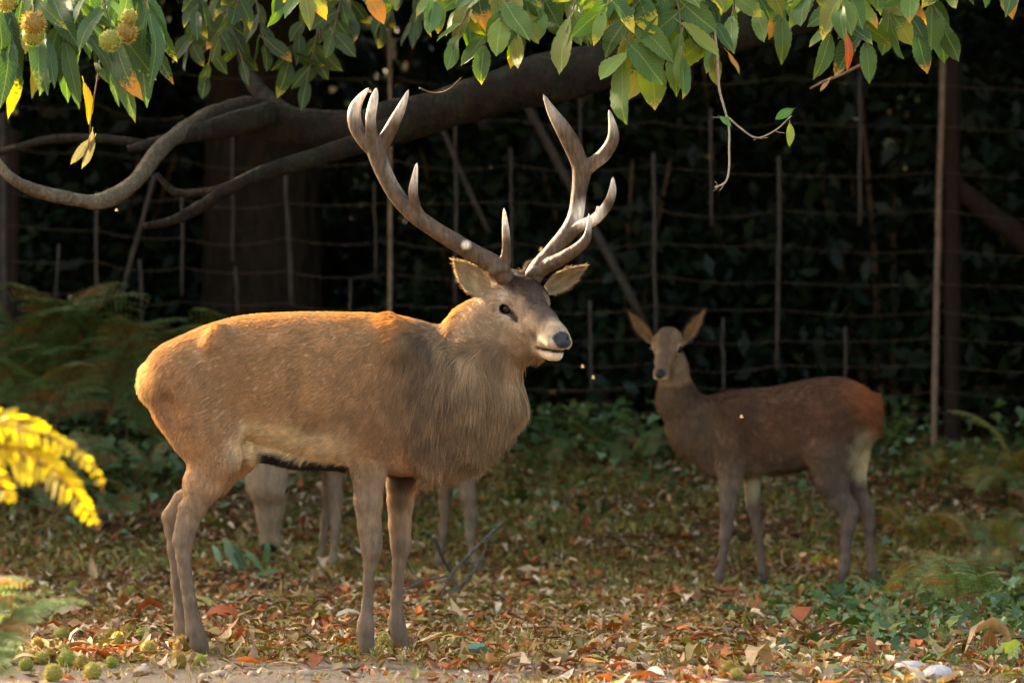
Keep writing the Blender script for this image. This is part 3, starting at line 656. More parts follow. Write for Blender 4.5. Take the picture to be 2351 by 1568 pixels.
# ------------------------------------------------------------------ crowns that shade the place
def in_view(p, margin=25):
    px = CX + p[:, 0] / p[:, 1] * F; py = HY - (p[:, 2] - CAMH) / p[:, 1] * F
    return (px > -margin) & (px < 2351 + margin) & (py > -margin) & (py < 1568 + margin)
def sun_window(p):
    """where the ray through p towards the sun's opposite meets the plane of the stag: a gap is cut in the unseen crown so the low sun reaches it"""
    t = (p[:, 1] - 12.0) / SUN[1]; x = p[:, 0] - SUN[0] * t; z = p[:, 2] - SUN[2] * t
    a = (x > -1.42) & (x < 0.52) & (z > 0.86) & (z < 2.06)
    b = (x > -1.85) & (x < -1.20) & (z > 1.80) & (z < 2.28)
    return a | b
def leaf_cloud(pts, size, g, cols, up=0.6):
    n = len(pts)
    a = g.normal(size=(n, 3)); a[:, 2] -= 0.5; a /= np.linalg.norm(a, axis=1)[:, None]
    nr = g.normal(size=(n, 3)); nr[:, 2] += up; b = np.cross(a, nr); b /= np.linalg.norm(b, axis=1)[:, None] + 1e-9
    s = (size * (0.65 + 0.7 * g.random(n)))[:, None]
    nn = np.cross(a, b)
    v = np.stack([pts - a * s * .5, pts + b * s * .24 + nn * s * .05, pts + a * s * .5, pts - b * s * .24 + nn * s * .05], 1).reshape(-1, 3)
    c = np.repeat(cols[g.integers(0, len(cols), n)] * (0.7 + 0.6 * g.random((n, 1))), 4, 0)
    return v, np.arange(4 * n).reshape(-1, 4), c
M_CLOUD = mat_leafy('massed leaves', 0.25, 0.5, 0.35)
g = np.random.default_rng(11)
N = 140000
p = np.stack([g.uniform(-15, 7, N), g.uniform(12.2, 27, N), g.uniform(2.5, 7.5, N)], 1)
low = 3.0 + 0.14 * np.maximum(p[:, 1] - 14, 0)
keep = ~in_view(p, 60) & ~sun_window(p) & (noise(p, 0.9, 31) > 0.36) & (p[:, 2] > CAMH + 970 * p[:, 1] / F)  # leaves left out of the unseen crown to let the sun through
keep &= (p[:, 1] > 17.2) | (g.random(N) < .10) | ((g.random(N) < .6) & (p[:, 0] > -2.2) & (p[:, 0] < 1.2) & (p[:, 1] > 13.0) & (p[:, 2] < 4))  # extra leaves added out of view to shade the limb and inner twigs
gx = p[:, 0] - SUN[0] / SUN[2] * p[:, 2]; gy = p[:, 1] - SUN[1] / SUN[2] * p[:, 2]      # holes cut for sun flecks on the ground before the animals
keep &= ~((noise(np.stack([gx, gy, 0 * gx], 1), 1.5, 91) > .70) & (gy < 13.2) & (gx < -0.2) & (gx > -2.4))
v, f, c = leaf_cloud(p[keep], 0.24, g, np.array([lin(80, 100, 50), lin(70, 92, 46), lin(96, 110, 54)]))
print('crown leaves', keep.sum())
link('crown', mesh_from('crown', v - T0, f, [M_CLOUD], False, c), tree, kind='stuff')
# ------------------------------------------------------------------ the dark wood behind the fence
def evergreen(seed, rx, ry, h, n, size):
    g = np.random.default_rng(seed)
    # leaf clusters set on the shell and inside of an uneven mound
    m = max(40, n // 45)
    th = g.uniform(0, 2 * math.pi, m); zz = g.random(m); rr = np.sqrt(g.uniform(0.35, 1, m)) * (1 - zz ** 2.2 * 0.75)
    cc = np.stack([np.cos(th) * rx * rr, np.sin(th) * ry * rr, 0.12 * h + zz * h * 0.88], 1)
    p = np.repeat(cc, n // m, 0) + g.normal(size=(m * (n // m), 3)) * np.array([.17, .17, .14])
    p[:, 2] = np.maximum(p[:, 2], 0.03)
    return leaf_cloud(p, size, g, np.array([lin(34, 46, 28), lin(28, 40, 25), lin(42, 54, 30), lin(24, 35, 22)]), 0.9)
EG = []
for i, (rx, ry, h, n) in enumerate([(1.1, .8, 2.6, 3600), (.9, .7, 1.9, 2800), (1.3, .9, 3.4, 4600)]):
    v, f, c = evergreen(50 + i, rx, ry, h, n, 0.13)
    g = np.random.default_rng(i); stems = MB()
    for k in range(6):
        a = g.uniform(0, 6.28); q = catmull([(0.1 * math.cos(a), .1 * math.sin(a), -.1, .03), (.3 * rx * math.cos(a), .3 * ry * math.sin(a), .4 * h, .02), (.6 * rx * math.cos(a), .6 * ry * math.sin(a), .85 * h, .008)], 4)
        add_tube(stems, q[:, :3], q[:, 3], 6)
    EG.append((mesh_from('evergreen_foliage', v, f, [M_CLOUD], False, c), stems.mesh('stems', [M_TWIG])))
g = np.random.default_rng(77)
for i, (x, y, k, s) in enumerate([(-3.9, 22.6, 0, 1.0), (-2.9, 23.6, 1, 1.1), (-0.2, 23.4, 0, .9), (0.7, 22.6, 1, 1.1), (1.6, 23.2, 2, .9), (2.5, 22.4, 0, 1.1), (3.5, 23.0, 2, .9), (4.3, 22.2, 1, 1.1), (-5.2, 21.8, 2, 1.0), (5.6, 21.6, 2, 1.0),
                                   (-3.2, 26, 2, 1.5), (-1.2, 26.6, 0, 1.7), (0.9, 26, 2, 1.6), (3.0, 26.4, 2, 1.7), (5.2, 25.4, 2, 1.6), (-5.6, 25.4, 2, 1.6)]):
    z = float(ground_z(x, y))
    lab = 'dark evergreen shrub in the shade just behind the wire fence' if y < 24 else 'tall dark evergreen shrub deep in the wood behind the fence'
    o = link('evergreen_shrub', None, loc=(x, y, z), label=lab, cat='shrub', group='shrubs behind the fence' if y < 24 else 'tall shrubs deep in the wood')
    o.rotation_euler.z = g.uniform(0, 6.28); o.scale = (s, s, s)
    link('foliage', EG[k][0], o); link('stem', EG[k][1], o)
# massed wood further back and at the sides, reading as one dark mass
g = np.random.default_rng(12)
N = 90000
p = np.concatenate([np.stack([g.uniform(-14, 14, N), g.uniform(28.5, 33, N), g.uniform(0, 11, N)], 1),
                    np.stack([g.uniform(-16, -6.5, N // 2), g.uniform(17, 30, N // 2), g.uniform(0, 3.2, N // 2)], 1),
                    np.stack([g.uniform(5.0, 14, N // 2), g.uniform(14.5, 30, N // 2), g.uniform(0, 7, N // 2)], 1)])
p = p[(noise(p, 0.6, 41) > 0.3) & ~sun_window(p)]
p[:, 2] += ground_z(p[:, 0], p[:, 1])
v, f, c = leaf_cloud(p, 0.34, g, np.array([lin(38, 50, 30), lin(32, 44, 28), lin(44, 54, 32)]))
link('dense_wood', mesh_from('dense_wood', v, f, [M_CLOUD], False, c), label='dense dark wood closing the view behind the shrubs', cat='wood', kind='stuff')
# big ridged trunk standing behind the fence
def ridged_trunk(x, y, r, label, seed, top=9.0):
    z0 = float(ground_z(x, y)); o = link('oak_tree', None, loc=(x, y, z0), label=label, cat='tree')
    n, m = 40, 72; v = []
    zz = np.concatenate([np.linspace(-.2, 3.2, 30), np.linspace(3.5, top, 10)])
    for i, z in enumerate(zz):
        for j in range(m):
            a = j * 2 * math.pi / m
            ridge = abs(math.sin(a * 13 + 1.2 * math.sin(z * 1.7 + a * 3 + seed))) ** 0.6
            rr = r * (1 - 0.04 * z) * (1 + 0.5 * math.exp(-max(z, 0) * 3.0) * (0.7 + 0.3 * math.sin(5 * a))) * (0.93 + 0.07 * ridge)
            v.append((math.cos(a) * rr, math.sin(a) * rr, z))
    f = [(i * m + j, i * m + (j + 1) % m, (i + 1) * m + (j + 1) % m, (i + 1) * m + j) for i in range(n - 1) for j in range(m)]
    link('trunk', mesh_from('trunk', v, np.array(f), [M_OAK]), o)
    g = np.random.default_rng(seed); q = g.normal(size=(5000, 3)) * np.array([2.2, 1.8, 1.2]) + np.array([0, 1.0, top - 0.5])
    w = q + np.array([x, y, z0]); q = q[~in_view(w) & ~sun_window(w) & (q[:, 2] > 3.6)]
    vv, ff, cc = leaf_cloud(q, 0.3, g, np.array([lin(80, 96, 46), lin(70, 90, 44)]))
    link('crown', mesh_from('crown', vv, ff, [M_CLOUD], False, cc), o, kind='stuff')
ridged_trunk((600 - CX) * 22.3 / F, 22.3, .40, 'thick tree with ridged bark behind the wire fence and ferns', 2)

# ------------------------------------------------------------------ the wire fence
M_STEEL = mat_plain('weathered post', lin(70, 60, 50), 0.7, 0.3, 14, 0.35, 0.3, 0.004)
M_RUST = mat_plain('rusty steel post', lin(132, 104, 78), 0.7, 0.3, 14, 0.4, 0.3, 0.004)
M_WIRE = mat_plain('rusty wire', lin(84, 64, 48), 0.6, 0.4, 10, 0.4, 0)
M_WOOD = mat_plain('dark timber post', lin(52, 38, 30), 0.85, 0.15, 12, 0.35, 0.5, 0.01, (3, 3, .4))
FY = 20.2
fence = link('wire_fence', None, loc=(0, FY, float(ground_z(0, FY))), label='tall rusty wire fence on thin posts between the deer and the wood', cat='fence')
F0 = np.array(fence.location)
def fence_bar(x0, y0, x1, y1, r, matl, name, dy=0.0, sides=6):
    a = W(x0, y0, FY + dy); b = W(x1, y1, FY + dy); t = np.linspace(0, 1, 7)[:, None]; g = np.random.default_rng(int(abs(x0)))
    p = a + (b - a) * t + np.concatenate([np.zeros((1, 3)), g.normal(0, .003, (5, 3)), np.zeros((1, 3))])
    mb = MB(); add_tube(mb, p, np.full(7, r), sides, rough=0.15, rscale=12); return link(name, mb.mesh(name, [matl], origin=F0), fence)
for (x, y0, x1, y1, r) in [(135, 560, 118, 880, .010), (222, 440, 222, 720, .012), (320, 596, 332, 860, .012), (418, 440, 418, 680, .010), (535, 250, 533, 600, .010), (542, 612, 545, 720, .010), (655, 400, 670, 700, .014), (805, 640, 803, 760, .008),
                           (1046, 190, 1046, 700, .013), (1172, 340, 1176, 640, .010), (1330, 160, 1335, 620, .010), (1500, 350, 1506, 770, .014), (1355, 690, 1358, 900, .012), (1632, 250, 1634, 520, .011), (1660, 730, 1662, 900, .010), (1788, 360, 1784, 850, .015), (1940, 750, 1942, 880, .011), (1974, 170, 1974, 520, .014), (860, 420, 862, 640, .008)]:
    fence_bar(x, y0, x1, y1, r, M_STEEL, 'dropper', g.uniform(-.03, .03))
fence_bar(894, 60, 896, 1180, .014, M_RUST, 'post', -.05, 8)
fence_bar(2166, 60, 2138, 1260, .021, M_RUST, 'post', -.06, 6)
fence_bar(6, 260, 10, 1190, .026, M_STEEL, 'post', -.06, 8)
fence_bar(2190, 80, 2184, 1200, .05, M_WOOD, 'post', .16, 10)
fence_bar(24, 300, 24, 1150, .05, M_WOOD, 'post', .16, 10)
fence_bar(356, 400, 262, 740, .016, M_STEEL, 'brace', .12); fence_bar(1012, 290, 1122, 535, .018, M_STEEL, 'brace', .4); fence_bar(1205, 235, 1482, 745, .030, M_STEEL, 'brace', .5); fence_bar(2180, 420, 2480, 655, .07, M_WOOD, 'brace', .5, 10)
sup = [-200, 8, 222, 418, 655, 895, 1172, 1500, 1786, 2155, 2600]
gw = random.Random(3)
for iz, z in enumerate([.42, .56, .70, .84, .98, 1.12, 1.27, 1.44, 1.62, 1.82, 2.04, 2.28, 2.55, 2.8]):
    pts = []
    zs = [z + gw.gauss(0, .012) + (-.00006 * (s - 1200)) * 0.6 + (.05 if s < 300 else 0) for s in sup]
    for i in range(len(sup) - 1):
        sag = gw.uniform(.01, .05)
        for t in np.linspace(0, 1, 7, endpoint=False):
            pts.append(((sup[i] + (sup[i + 1] - sup[i]) * t - CX) * FY / F, FY - .03 + gw.gauss(0, .004), zs[i] + (zs[i + 1] - zs[i]) * t - sag * 4 * t * (1 - t)))
    mb = MB(); add_tube(mb, np.array(pts), np.full(len(pts), .0021), 5); link('wire', mb.mesh('wire', [M_WIRE], origin=F0), fence)
for x, y in ((1356, 760), (1500, 420)): pass
# ------------------------------------------------------------------ the stag
def head_frame(origin, yaw, pitch=0.0, roll=0.0):
    """returns H(u, v, w): u forward, v to the animal's far side, w up, from the head's middle"""
    o = np.asarray(origin, float); c, s_ = math.cos(yaw), math.sin(yaw)
    fw = np.array([c, -s_, 0.0]); lt = np.array([s_, c, 0.0]); up = np.array([0, 0, 1.0])
    fw2 = fw * math.cos(pitch) + up * math.sin(pitch); up2 = up * math.cos(pitch) - fw * math.sin(pitch)
    return (lambda u, v, w: o + fw2 * u + lt * v + up2 * w), fw2, lt, up2

def build_stag():
    A = Animal('stag', 'red deer stag with large antlers standing on the leaf litter', 12.0, 670, 1496, 'red deer at the woodland edge')
    B = Field()
    B.loft([(343, 838, 900, 34), (362, 810, 960, 70), (400, 783, 1000, 92), (450, 757, 1015, 104), (510, 736, 1012, 112), (570, 724, 1010, 118), (640, 719, 1030, 124),
            (720, 717, 1050, 130), (800, 718, 1068, 130), (870, 721, 1088, 122), (930, 729, 1096, 112), (990, 752, 1080, 100), (1060, 800, 1050, 86), (1120, 860, 1000, 66), (1160, 900, 960, 40)], 20)
    # neck, heavy with mane
    B.cone((985, 0, -870), (1052, -8, -880), 118, 124, 30, 0.86)
    B.cone((1052, -8, -880), (1110, -28, -778), 122, 84, 30, 0.84)
    B.cone((1112, -28, -778), (1160, -48, -712), 82, 62, 26, 0.9)
    B.cone((1070, -10, -960), (1120, -20, -900), 74, 66, 40, 0.9)
    B.cone((1120, -25, -820), (1170, -45, -800), 66, 40, 30, 0.9)
    B.cone((1132, -34, -835), (1144, -34, -885), 52, 44, 30, 0.9)
    # near shoulder, haunch, flank fold
    B.cone((905, -62, -820), (862, -72, -960), 74, 62, 34, 0.75)
    B.cone((862, -72, -960), (850, -62, -1050), 62, 44, 26, 0.8)
    B.cone((905, 62, -820), (890, 70, -960), 74, 60, 34, 0.75)
    B.cone((890, 70, -960), (925, 60, -1060), 58, 44, 26, 0.8)
    B.cone((955, -50, -930), (930, -40, -1020), 60, 58, 30, 0.8)
    B.cone((420, -42, -880), (470, -58, -985), 88, 76, 36, 0.75)
    B.cone((420, 42, -880), (490, 58, -985), 84, 70, 36, 0.75)
    B.cone((540, -74, -955), (500, -66, -1045), 26, 46, 30, 0.8)
    # muscle: blade, upper arm, haunch, hip; hollows behind the shoulder, before the haunch and at the neck
    B.cone((905, -92, -825), (872, -96, -945), 42, 40, 26, 0.8)
    B.cone((872, -96, -945), (884, -88, -1010), 34, 30, 22, 0.8)
    B.cone((435, -78, -872), (478, -88, -985), 52, 46, 30, 0.8)
    B.cone((508, -78, -768), (500, -84, -790), 22, 24, 26)
    B.cone((890, -40, -742), (900, -62, -764), 18, 24, 24)
    B.cone((836, -168, -800), (800, -160, -1000), 34, 30, 26, sub=True)
    B.cone((566, -158, -840), (548, -150, -930), 34, 30, 30, sub=True)
    B.cone((958, -146, -800), (936, -142, -985), 24, 22, 24, sub=True)
    B.cone((392, -112, -930), (420, -120, -1040), 20, 18, 26, sub=True)
    for rx in (640, 690, 740, 785): B.cone((rx + 14, -158, -850), (rx - 8, -150, -985), 22, 18, 14, sub=True)
    # legs
    B.chain([(470, 985, 72), (498, 1050, 56), (470, 1112, 43), (452, 1160, 27), (437, 1205, 20), (427, 1242, 20.5), (427, 1276, 15.5), (430, 1310, 13.5), (435, 1343, 13), (441, 1377, 13.5), (447, 1410, 15), (452, 1442, 19), (461, 1470, 18), (471, 1489, 16)], -56, 14, 0.8)
    B.chain([(490, 985, 66), (532, 1045, 50), (484, 1104, 40), (420, 1152, 24), (389, 1190, 19.5), (391, 1222, 16), (394, 1262, 13.5), (402, 1343, 13), (409, 1410, 14), (414, 1445, 18), (420, 1466, 17), (427, 1480, 15)], 52, 14, 0.8)
    B.cone((421, -56, -1160), (414, -56, -1238), 6, 10, 14)                 # tendon behind the hock
    B.cone((404, 52, -1140), (379, 52, -1186), 6, 9, 14)
    B.chain([(850, 1040, 46), (849, 1081, 39), (848, 1152, 31.5), (851, 1209, 26), (855, 1240, 24.5), (855, 1262, 22.5), (851, 1297, 13.5), (848, 1330, 11.5), (846, 1383, 12.5), (842, 1430, 18.5), (841, 1450, 19), (843, 1470, 17), (846, 1486, 16.5)], -58, 9, 0.82)
    B.chain([(930, 1040, 45), (922, 1110, 37), (918, 1152, 31), (916, 1209, 25.5), (918, 1245, 23.5), (918, 1264, 21), (914, 1297, 14.5), (912, 1330, 13.5), (909, 1383, 14), (908, 1432, 19), (911, 1452, 19.5), (917, 1470, 17.5), (924, 1482, 15.5)], 60, 9, 0.82)
    # belly, sheath
    B.cone((560, -8, -1030), (575, -8, -1045), 30, 22, 14)
    B.cone((606, -14, -1034), (795, -10, -1062), 25, 20, 14)
    # head
    H, fw, lt, up = head_frame((1203, -58, -698), R(60))
    def hc(a, ra, b, rb, k=12, ky=1.0): B.cone(H(*a), H(*b), ra, rb, k, ky)
    hc((-58, 0, 20), 56, (-8, 0, 6), 54, 20)
    for sv in (-1, 1):
        hc((-34, sv * 36, 24), 26, (12, sv * 34, 0), 23, 14)                # brow
        hc((-26, sv * 38, -36), 34, (52, sv * 22, -64), 27, 18)             # cheek
        hc((-40, sv * 38, 50), 20, (-44, sv * 48, 74), 19, 12)              # antler pedicle
    hc((6, 0, 0), 42, (84, 0, -48), 33, 18)
    hc((84, 0, -48), 33, (142, 0, -76), 29, 14)
    for sv in (-1, 1):
        hc((124, sv * 14, -86), 22, (156, sv * 12, -91), 20, 10)            # muzzle sides
    hc((-50, 0, -58), 52, (44, 0, -88), 37, 22)
    hc((44, 0, -88), 34, (122, 0, -113), 17, 14)
    hc((122, 0, -113), 17, (143, 0, -118), 16, 10)
    for sv in (-1, 1):                                                      # eye sockets, nostrils, mouth
        B.cone(H(8, sv * 58, -13), H(20, sv * 54, -19), 11, 8, 6, sub=True)
        B.cone(H(32, sv * 48, -27), H(46, sv * 43, -42), 4, 3.5, 4, sub=True)
        B.cone(H(174, sv * 14, -84), H(166, sv * 27, -80), 6, 5, 4, sub=True)
        B.cone(H(92, sv * 31, -101), H(132, sv * 28, -108), 3, 3.2, 4, sub=True)
        B.cone(H(132, sv * 28, -108), H(164, sv * 12, -108), 3.2, 3.2, 4, sub=True)
    Hinv = np.stack([fw, lt, up]); O = H(0, 0, 0)
    c_side = lin(152, 116, 77); c_dark = lin(120, 82, 52); c_belly = lin(216, 191, 148); c_leg = lin(104, 83, 61); c_neck = lin(146, 120, 86)
    c_mane = lin(116, 94, 70); c_face = lin(152, 126, 94); c_rump = lin(226, 186, 122); c_rimlit = lin(168, 118, 68); c_thigh = lin(156, 119, 82); c_black = lin(40, 33, 26)
    anchors = [(*a[:3], *a[3]) for a in [
        (420, 860, 60, c_side), (400, 960, 60, c_thigh), (520, 800, 70, c_side), (650, 780, 80, c_side), (650, 900, 70, c_side * 1.05), (560, 930, 40, c_side), (760, 900, 70, c_side), (760, 770, 70, c_side * 0.95),
        (880, 800, 40, c_side * 0.95), (860, 920, 50, c_side * 0.85), (850, 1020, 50, c_thigh * 0.9), (930, 980, 50, c_thigh * 0.85), (900, 735, 26, c_rimlit), (620, 724, 22, c_rimlit), (480, 745, 22, c_rimlit), (800, 722, 22, c_rimlit),  # orange rim light along back and withers put into the coat colour
        (962, 800, 26, c_mane), (985, 870, 32, c_mane * 1.1), (1010, 960, 40, c_mane * 1.25), (1060, 880, 44, c_neck * 0.95), (1080, 800, 36, c_neck), (1130, 900, 46, c_neck), (1080, 990, 44, c_neck * 0.9), (1150, 830, 34, c_neck * 1.15),
        (1060, 725, 22, c_rimlit * 1.2), (1000, 750, 20, c_mane), (1040, 1050, 36, c_neck),  # orange backlight on the nape put into the coat colour
        (660, 1000, 26, c_belly), (740, 1030, 24, c_belly), (790, 1020, 22, c_belly * 1.05), (600, 975, 16, c_belly * 0.9), (545, 965, 16, c_thigh * 1.15), (570, 1020, 22, c_belly * 0.9),
        (430, 1080, 40, c_thigh), (480, 1060, 36, c_thigh * 0.95), (440, 1160, 30, c_leg * 1.25), (425, 1240, 30, c_leg * 1.1), (425, 1330, 40, c_leg), (450, 1440, 40, c_leg * 0.8), (400, 1350, 40, c_leg),
        (848, 1100, 34, c_leg * 1.25), (850, 1180, 40, c_leg * 1.1), (850, 1270, 40, c_leg), (845, 1400, 50, c_leg * 0.9), (925, 1110, 24, c_thigh * 0.95), (915, 1180, 36, c_thigh * 0.75), (912, 1270, 40, c_leg), (910, 1400, 50, c_leg * 0.9),
        (342, 870, 16, c_rump), (352, 850, 14, c_rump * 0.9)]]
    def colfn(v, n):
        c = soft(v, anchors) * (1.15 - .08 * sstep(940, 1000, v[:, 0]))[:, None]
        sc = noise(v, 1 / 34.0, 5); c = c * (0.84 + 0.32 * sc)[:, None]
        k = sstep(-8, 16, -v[:, 2] - (958 + (v[:, 0] - 545) * 0.17)) * sstep(540, 572, v[:, 0] + .25 * (v[:, 2] + 960)) * sstep(816, 796, v[:, 0]) * sstep(-1090, -1080, v[:, 2]) * .85
        c = c * (1 - k[:, None]) + (c_belly * (.9 + .3 * sc[:, None])) * k[:, None]
        # black belly hair, with the shadow of the underside put into its colour
        k = sstep(52, 34, np.abs(v[:, 1] + 14)) * sstep(0, 12, -v[:, 2] - (1030 + (v[:, 0] - 606) * .16) + 6 * (noise(v, 1 / 8.0, 15) - .5)) * sstep(590, 612, v[:, 0]) * sstep(815, 795, v[:, 0])
        c = c * (1 - k[:, None]) + c_black * k[:, None]
        k = sstep(-1082, -1096, v[:, 2]) * sstep(870, 890, v[:, 0]) * sstep(990, 970, v[:, 0]) * sstep(46, 25, np.abs(v[:, 1]))  # shadow under the brisket, put into the coat colour
        c = c * (1 - k[:, None]) + c_black * k[:, None]
        # the head, in its own directions
        q = (v - O) @ Hinv.T; u, lv, w = q.T
        al = np.abs(lv)
        near = ((v[:, 0] > 1040) & (v[:, 2] > -850))
        hk = sstep(-95, -45, u) * near * (1 - sstep(-90, -140, w) * sstep(30, -20, u))
        hcol = np.tile(c_face, (len(v), 1)) * (0.85 + 0.3 * noise(v, 1 / 16.0, 8))[:, None]
        def paint(mask, col): 
            nonlocal hcol
            hcol = hcol * (1 - mask[:, None]) + np.asarray(col) * mask[:, None]
        def blob(cu, cv, cw, r, soft_=0.5): 
            d = np.sqrt((u - cu) ** 2 + (al - cv) ** 2 + (w - cw) ** 2); return sstep(r, r * soft_, d)
        paint(sstep(44, 20, al + 8 * (noise(v, 1 / 10.0, 33) - .5)) * sstep(-36, -14, w + 0.50 * (u - 20) + 26) * sstep(150, 112, u) * 0.9, lin(62, 47, 34))      # dark forehead and bridge
        paint(sstep(0, 26, w + 14 * (noise(v, 1 / 12.0, 34) - .5)) * sstep(70, 42, al + .3 * (40 - w)) * sstep(54, 20, u) * 0.95, lin(58, 34, 20) * (.55 + .8 * noise(v, 1 / 8.0, 35))[:, None])                                # brown poll
        paint(blob(-2, 48, 8, 27, 0.3) * 0.9, lin(222, 208, 184))                                                           # pale brow over the eye
        paint(blob(12, 52, -36, 22, 0.3) * 0.45, lin(195, 180, 150))
        paint(sstep(98, 122, u) * sstep(-120, -106, w) * sstep(-62, -80, w) * 0.4, lin(184, 164, 134))                        # pale upper lip
        paint(sstep(92, 108, u) * sstep(-106, -112, w), lin(200, 180, 148))                                                   # pale chin
        paint(blob(10, 54, -15, 18, 0.75), lin(46, 36, 30))                                                                   # eyelids
        paint(np.clip(blob(28, 50, -24, 11, 0.5) + blob(37, 47, -33, 11, 0.5) + blob(44, 44, -42, 8, .5), 0, 1), lin(52, 38, 34))                           # tear gland
        mouth = sstep(5.5, 2.5, np.abs(w + 101 + 0.16 * (u - 92))) * sstep(88, 95, u) * sstep(-97, -99, w)
        paint(np.clip(mouth, 0, 1), lin(40, 30, 26))
        nose = sstep(1.08, .92, np.sqrt(((w + 86) / 19.5) ** 2 + (lv / 23.0) ** 2)) * sstep(138, 146, u)
        paint(nose, lin(44, 42, 42)); 
        nostril = np.zeros(len(v))
        c = c * (1 - hk[:, None]) + hcol * hk[:, None]
        wet = nose * hk
        A.head_uvw = (u, lv, w)
        return np.concatenate([c, wet[:, None]], 1)
    A.body(B, 4.0, colfn)
    flow_a = [(*a[:3], *a[3]) for a in [
        (420, 860, 60, (-.9, 0, -.6)), (370, 900, 40, (-.4, 0, -1)), (650, 800, 110, (-1, 0, -.45)), (600, 960, 60, (-1, 0, -.3)), (800, 820, 80, (-.9, 0, -.6)), (780, 1010, 50, (-1, 0, -.1)), (880, 900, 60, (-.5, 0, -1)),
        (980, 860, 50, (-.25, 0, -1)), (1060, 880, 60, (-.1, 0, -1)), (1140, 860, 50, (.05, 0, -1)), (1100, 980, 60, (-.1, 0, -1)), (1060, 740, 40, (-.8, 0, -.7)), (960, 740, 30, (-1, 0, -.3)),
        (440, 1120, 60, (-.1, 0, -1)), (430, 1350, 90, (.05, 0, -1)), (850, 1150, 90, (0, 0, -1)), (880, 1350, 100, (0, 0, -1))]]
    def flow(p, n):
        d = soft(p, flow_a)
        q = (p - O) @ Hinv.T; u, lv, w = q.T
        hk = (sstep(-95, -45, u) * ((p[:, 0] > 1040) & (p[:, 2] > -850)) * (1 - sstep(-90, -140, w) * sstep(30, -20, u)))[:, None]
        back = -fw * 1.0 + up * 0.1
        top = sstep(30, 50, w)[:, None]
        return d * (1 - hk) + hk * (back * (1 - top) + top * (-fw * 0.3 + up * 1.0))
    len_a = [(420, 860, 60, 15), (345, 870, 22, 26), (650, 800, 100, 14), (650, 722, 25, 13), (780, 1010, 40, 20), (700, 1060, 22, 24), (880, 900, 60, 16), (960, 830, 30, 44), (1010, 900, 50, 66), (1060, 880, 50, 74), (1140, 880, 44, 72),
             (1100, 980, 50, 74), (1040, 1040, 34, 66), (1180, 850, 26, 66), (1080, 770, 34, 40), (1060, 725, 24, 24), (960, 740, 24, 20), (440, 1120, 50, 8), (430, 1350, 90, 3), (850, 1150, 70, 6), (880, 1350, 100, 3), (1110, 730, 24, 22)]
    def length(p):
        L = soft(p, len_a)[:, 0]
        q = (p - O) @ Hinv.T; u, lv, w = q.T
        near = (p[:, 0] > 1040) & (p[:, 2] > -850)
        hk = sstep(-95, -45, u) * near * (1 - sstep(-90, -140, w) * sstep(30, -20, u))
        HL = 8.0 + 9 * sstep(24, 50, w) * sstep(40, 5, u) - 4 * sstep(60, 130, u)
        HL = HL + 26 * sstep(-78, -110, w) * sstep(100, 50, u)
        HL = np.where((np.sqrt(((w + 86) / 19.5) ** 2 + (lv / 23.0) ** 2) < 1.08) & (u > 138), 0, HL)
        eye = np.sqrt((u - 12) ** 2 + (np.abs(lv) - 54) ** 2 + (w + 16) ** 2) < 18
        HL = np.where(eye, 0, HL)
        mouth = (np.abs(w + 101 + 0.16 * (u - 92)) < 5) & (u > 88)
        HL = np.where(mouth & near, 0, HL)
        return L * (1 - hk) + HL * hk
    tilt_a = [(650, 800, 200, .34), (345, 870, 26, .8), (1060, 880, 80, .3), (1140, 880, 50, .26), (430, 1350, 100, .25), (880, 1350, 100, .25), (1060, 725, 26, .5), (780, 722, 30, .3)]
    A.fur(215000, flow, length, lambda p: soft(p, tilt_a)[:, 0], seed=3, width=0.5, weight=lambda p: 1.0 + 1.2 * ((p[:, 0] > 940) & (p[:, 2] > -1080)) + 0.7 * (p[:, 1] < 20))
    # eyes
    for sv in (-1, 1):
        A.sphere(H(6, sv * 46.5, -14), 15.5, 'eye', M_EYE)
    # ears
    cin, cout, crim = lin(178, 154, 114), lin(120, 92, 64), lin(180, 156, 118)
    A.ear((1118, -70, -676), (1046, -80, -602), 31, (0.25, -1.0, -0.2), 0.62, cin, cout, crim, 1)
    A.ear((1254, -20, -668), (1342, -30, -614), 23, (-0.1, -1.0, -0.25), 0.62, cin, cout, crim, 2)
    # antlers
    mA, n_, l_, b_ = mat('antler bone')
    at = attr_node(n_, 'col'); t1 = noisy(n_, l_, 90, 5, stretch=(1, 1, 0.25)); mr = n_.new('ShaderNodeMapRange'); mr.inputs[1].default_value = .3; mr.inputs[2].default_value = .7; mr.inputs[3].default_value = .5; mr.inputs[4].default_value = 1.45
    l_.new(t1.outputs['Fac'], mr.inputs[0]); l_.new(mixrgb(n_, l_, 1.0, at.outputs['Color'], mr.outputs[0], 'MULTIPLY'), b_.inputs['Base Color'])
    b_.inputs['Roughness'].default_value = 0.55; b_.inputs['Specular IOR Level'].default_value = 0.18; bump(n_, l_, t1.outputs['Fac'], b_, 0.5, 0.006)
    def antler(beams, tips, base, depth):
        fA = Field()
        for pts in beams:
            q = catmull([(p[0], p[1], p[2], p[3]) for p in pts], 4)
            for i in range(len(q) - 1):
                fA.cone((q[i][0], q[i][3] + depth, -q[i][1]), (q[i + 1][0], q[i + 1][3] + depth, -q[i + 1][1]), max(q[i][2] * .87, 1.6), max(q[i + 1][2] * .87, 1.6), 6)
        v, f = fA.mesh(2.6)
        pearl = (noise(v, 1 / 6.0, 21) - 0.5) * 2.0 * np.exp(-np.linalg.norm(v[:, [0, 2]] - np.array([base[0], -base[1]]), axis=1) / 110)[:, None].ravel()
        v = v + vnormals(v, f) * pearl[:, None]
        c = np.tile(lin(80, 62, 43), (len(v), 1))
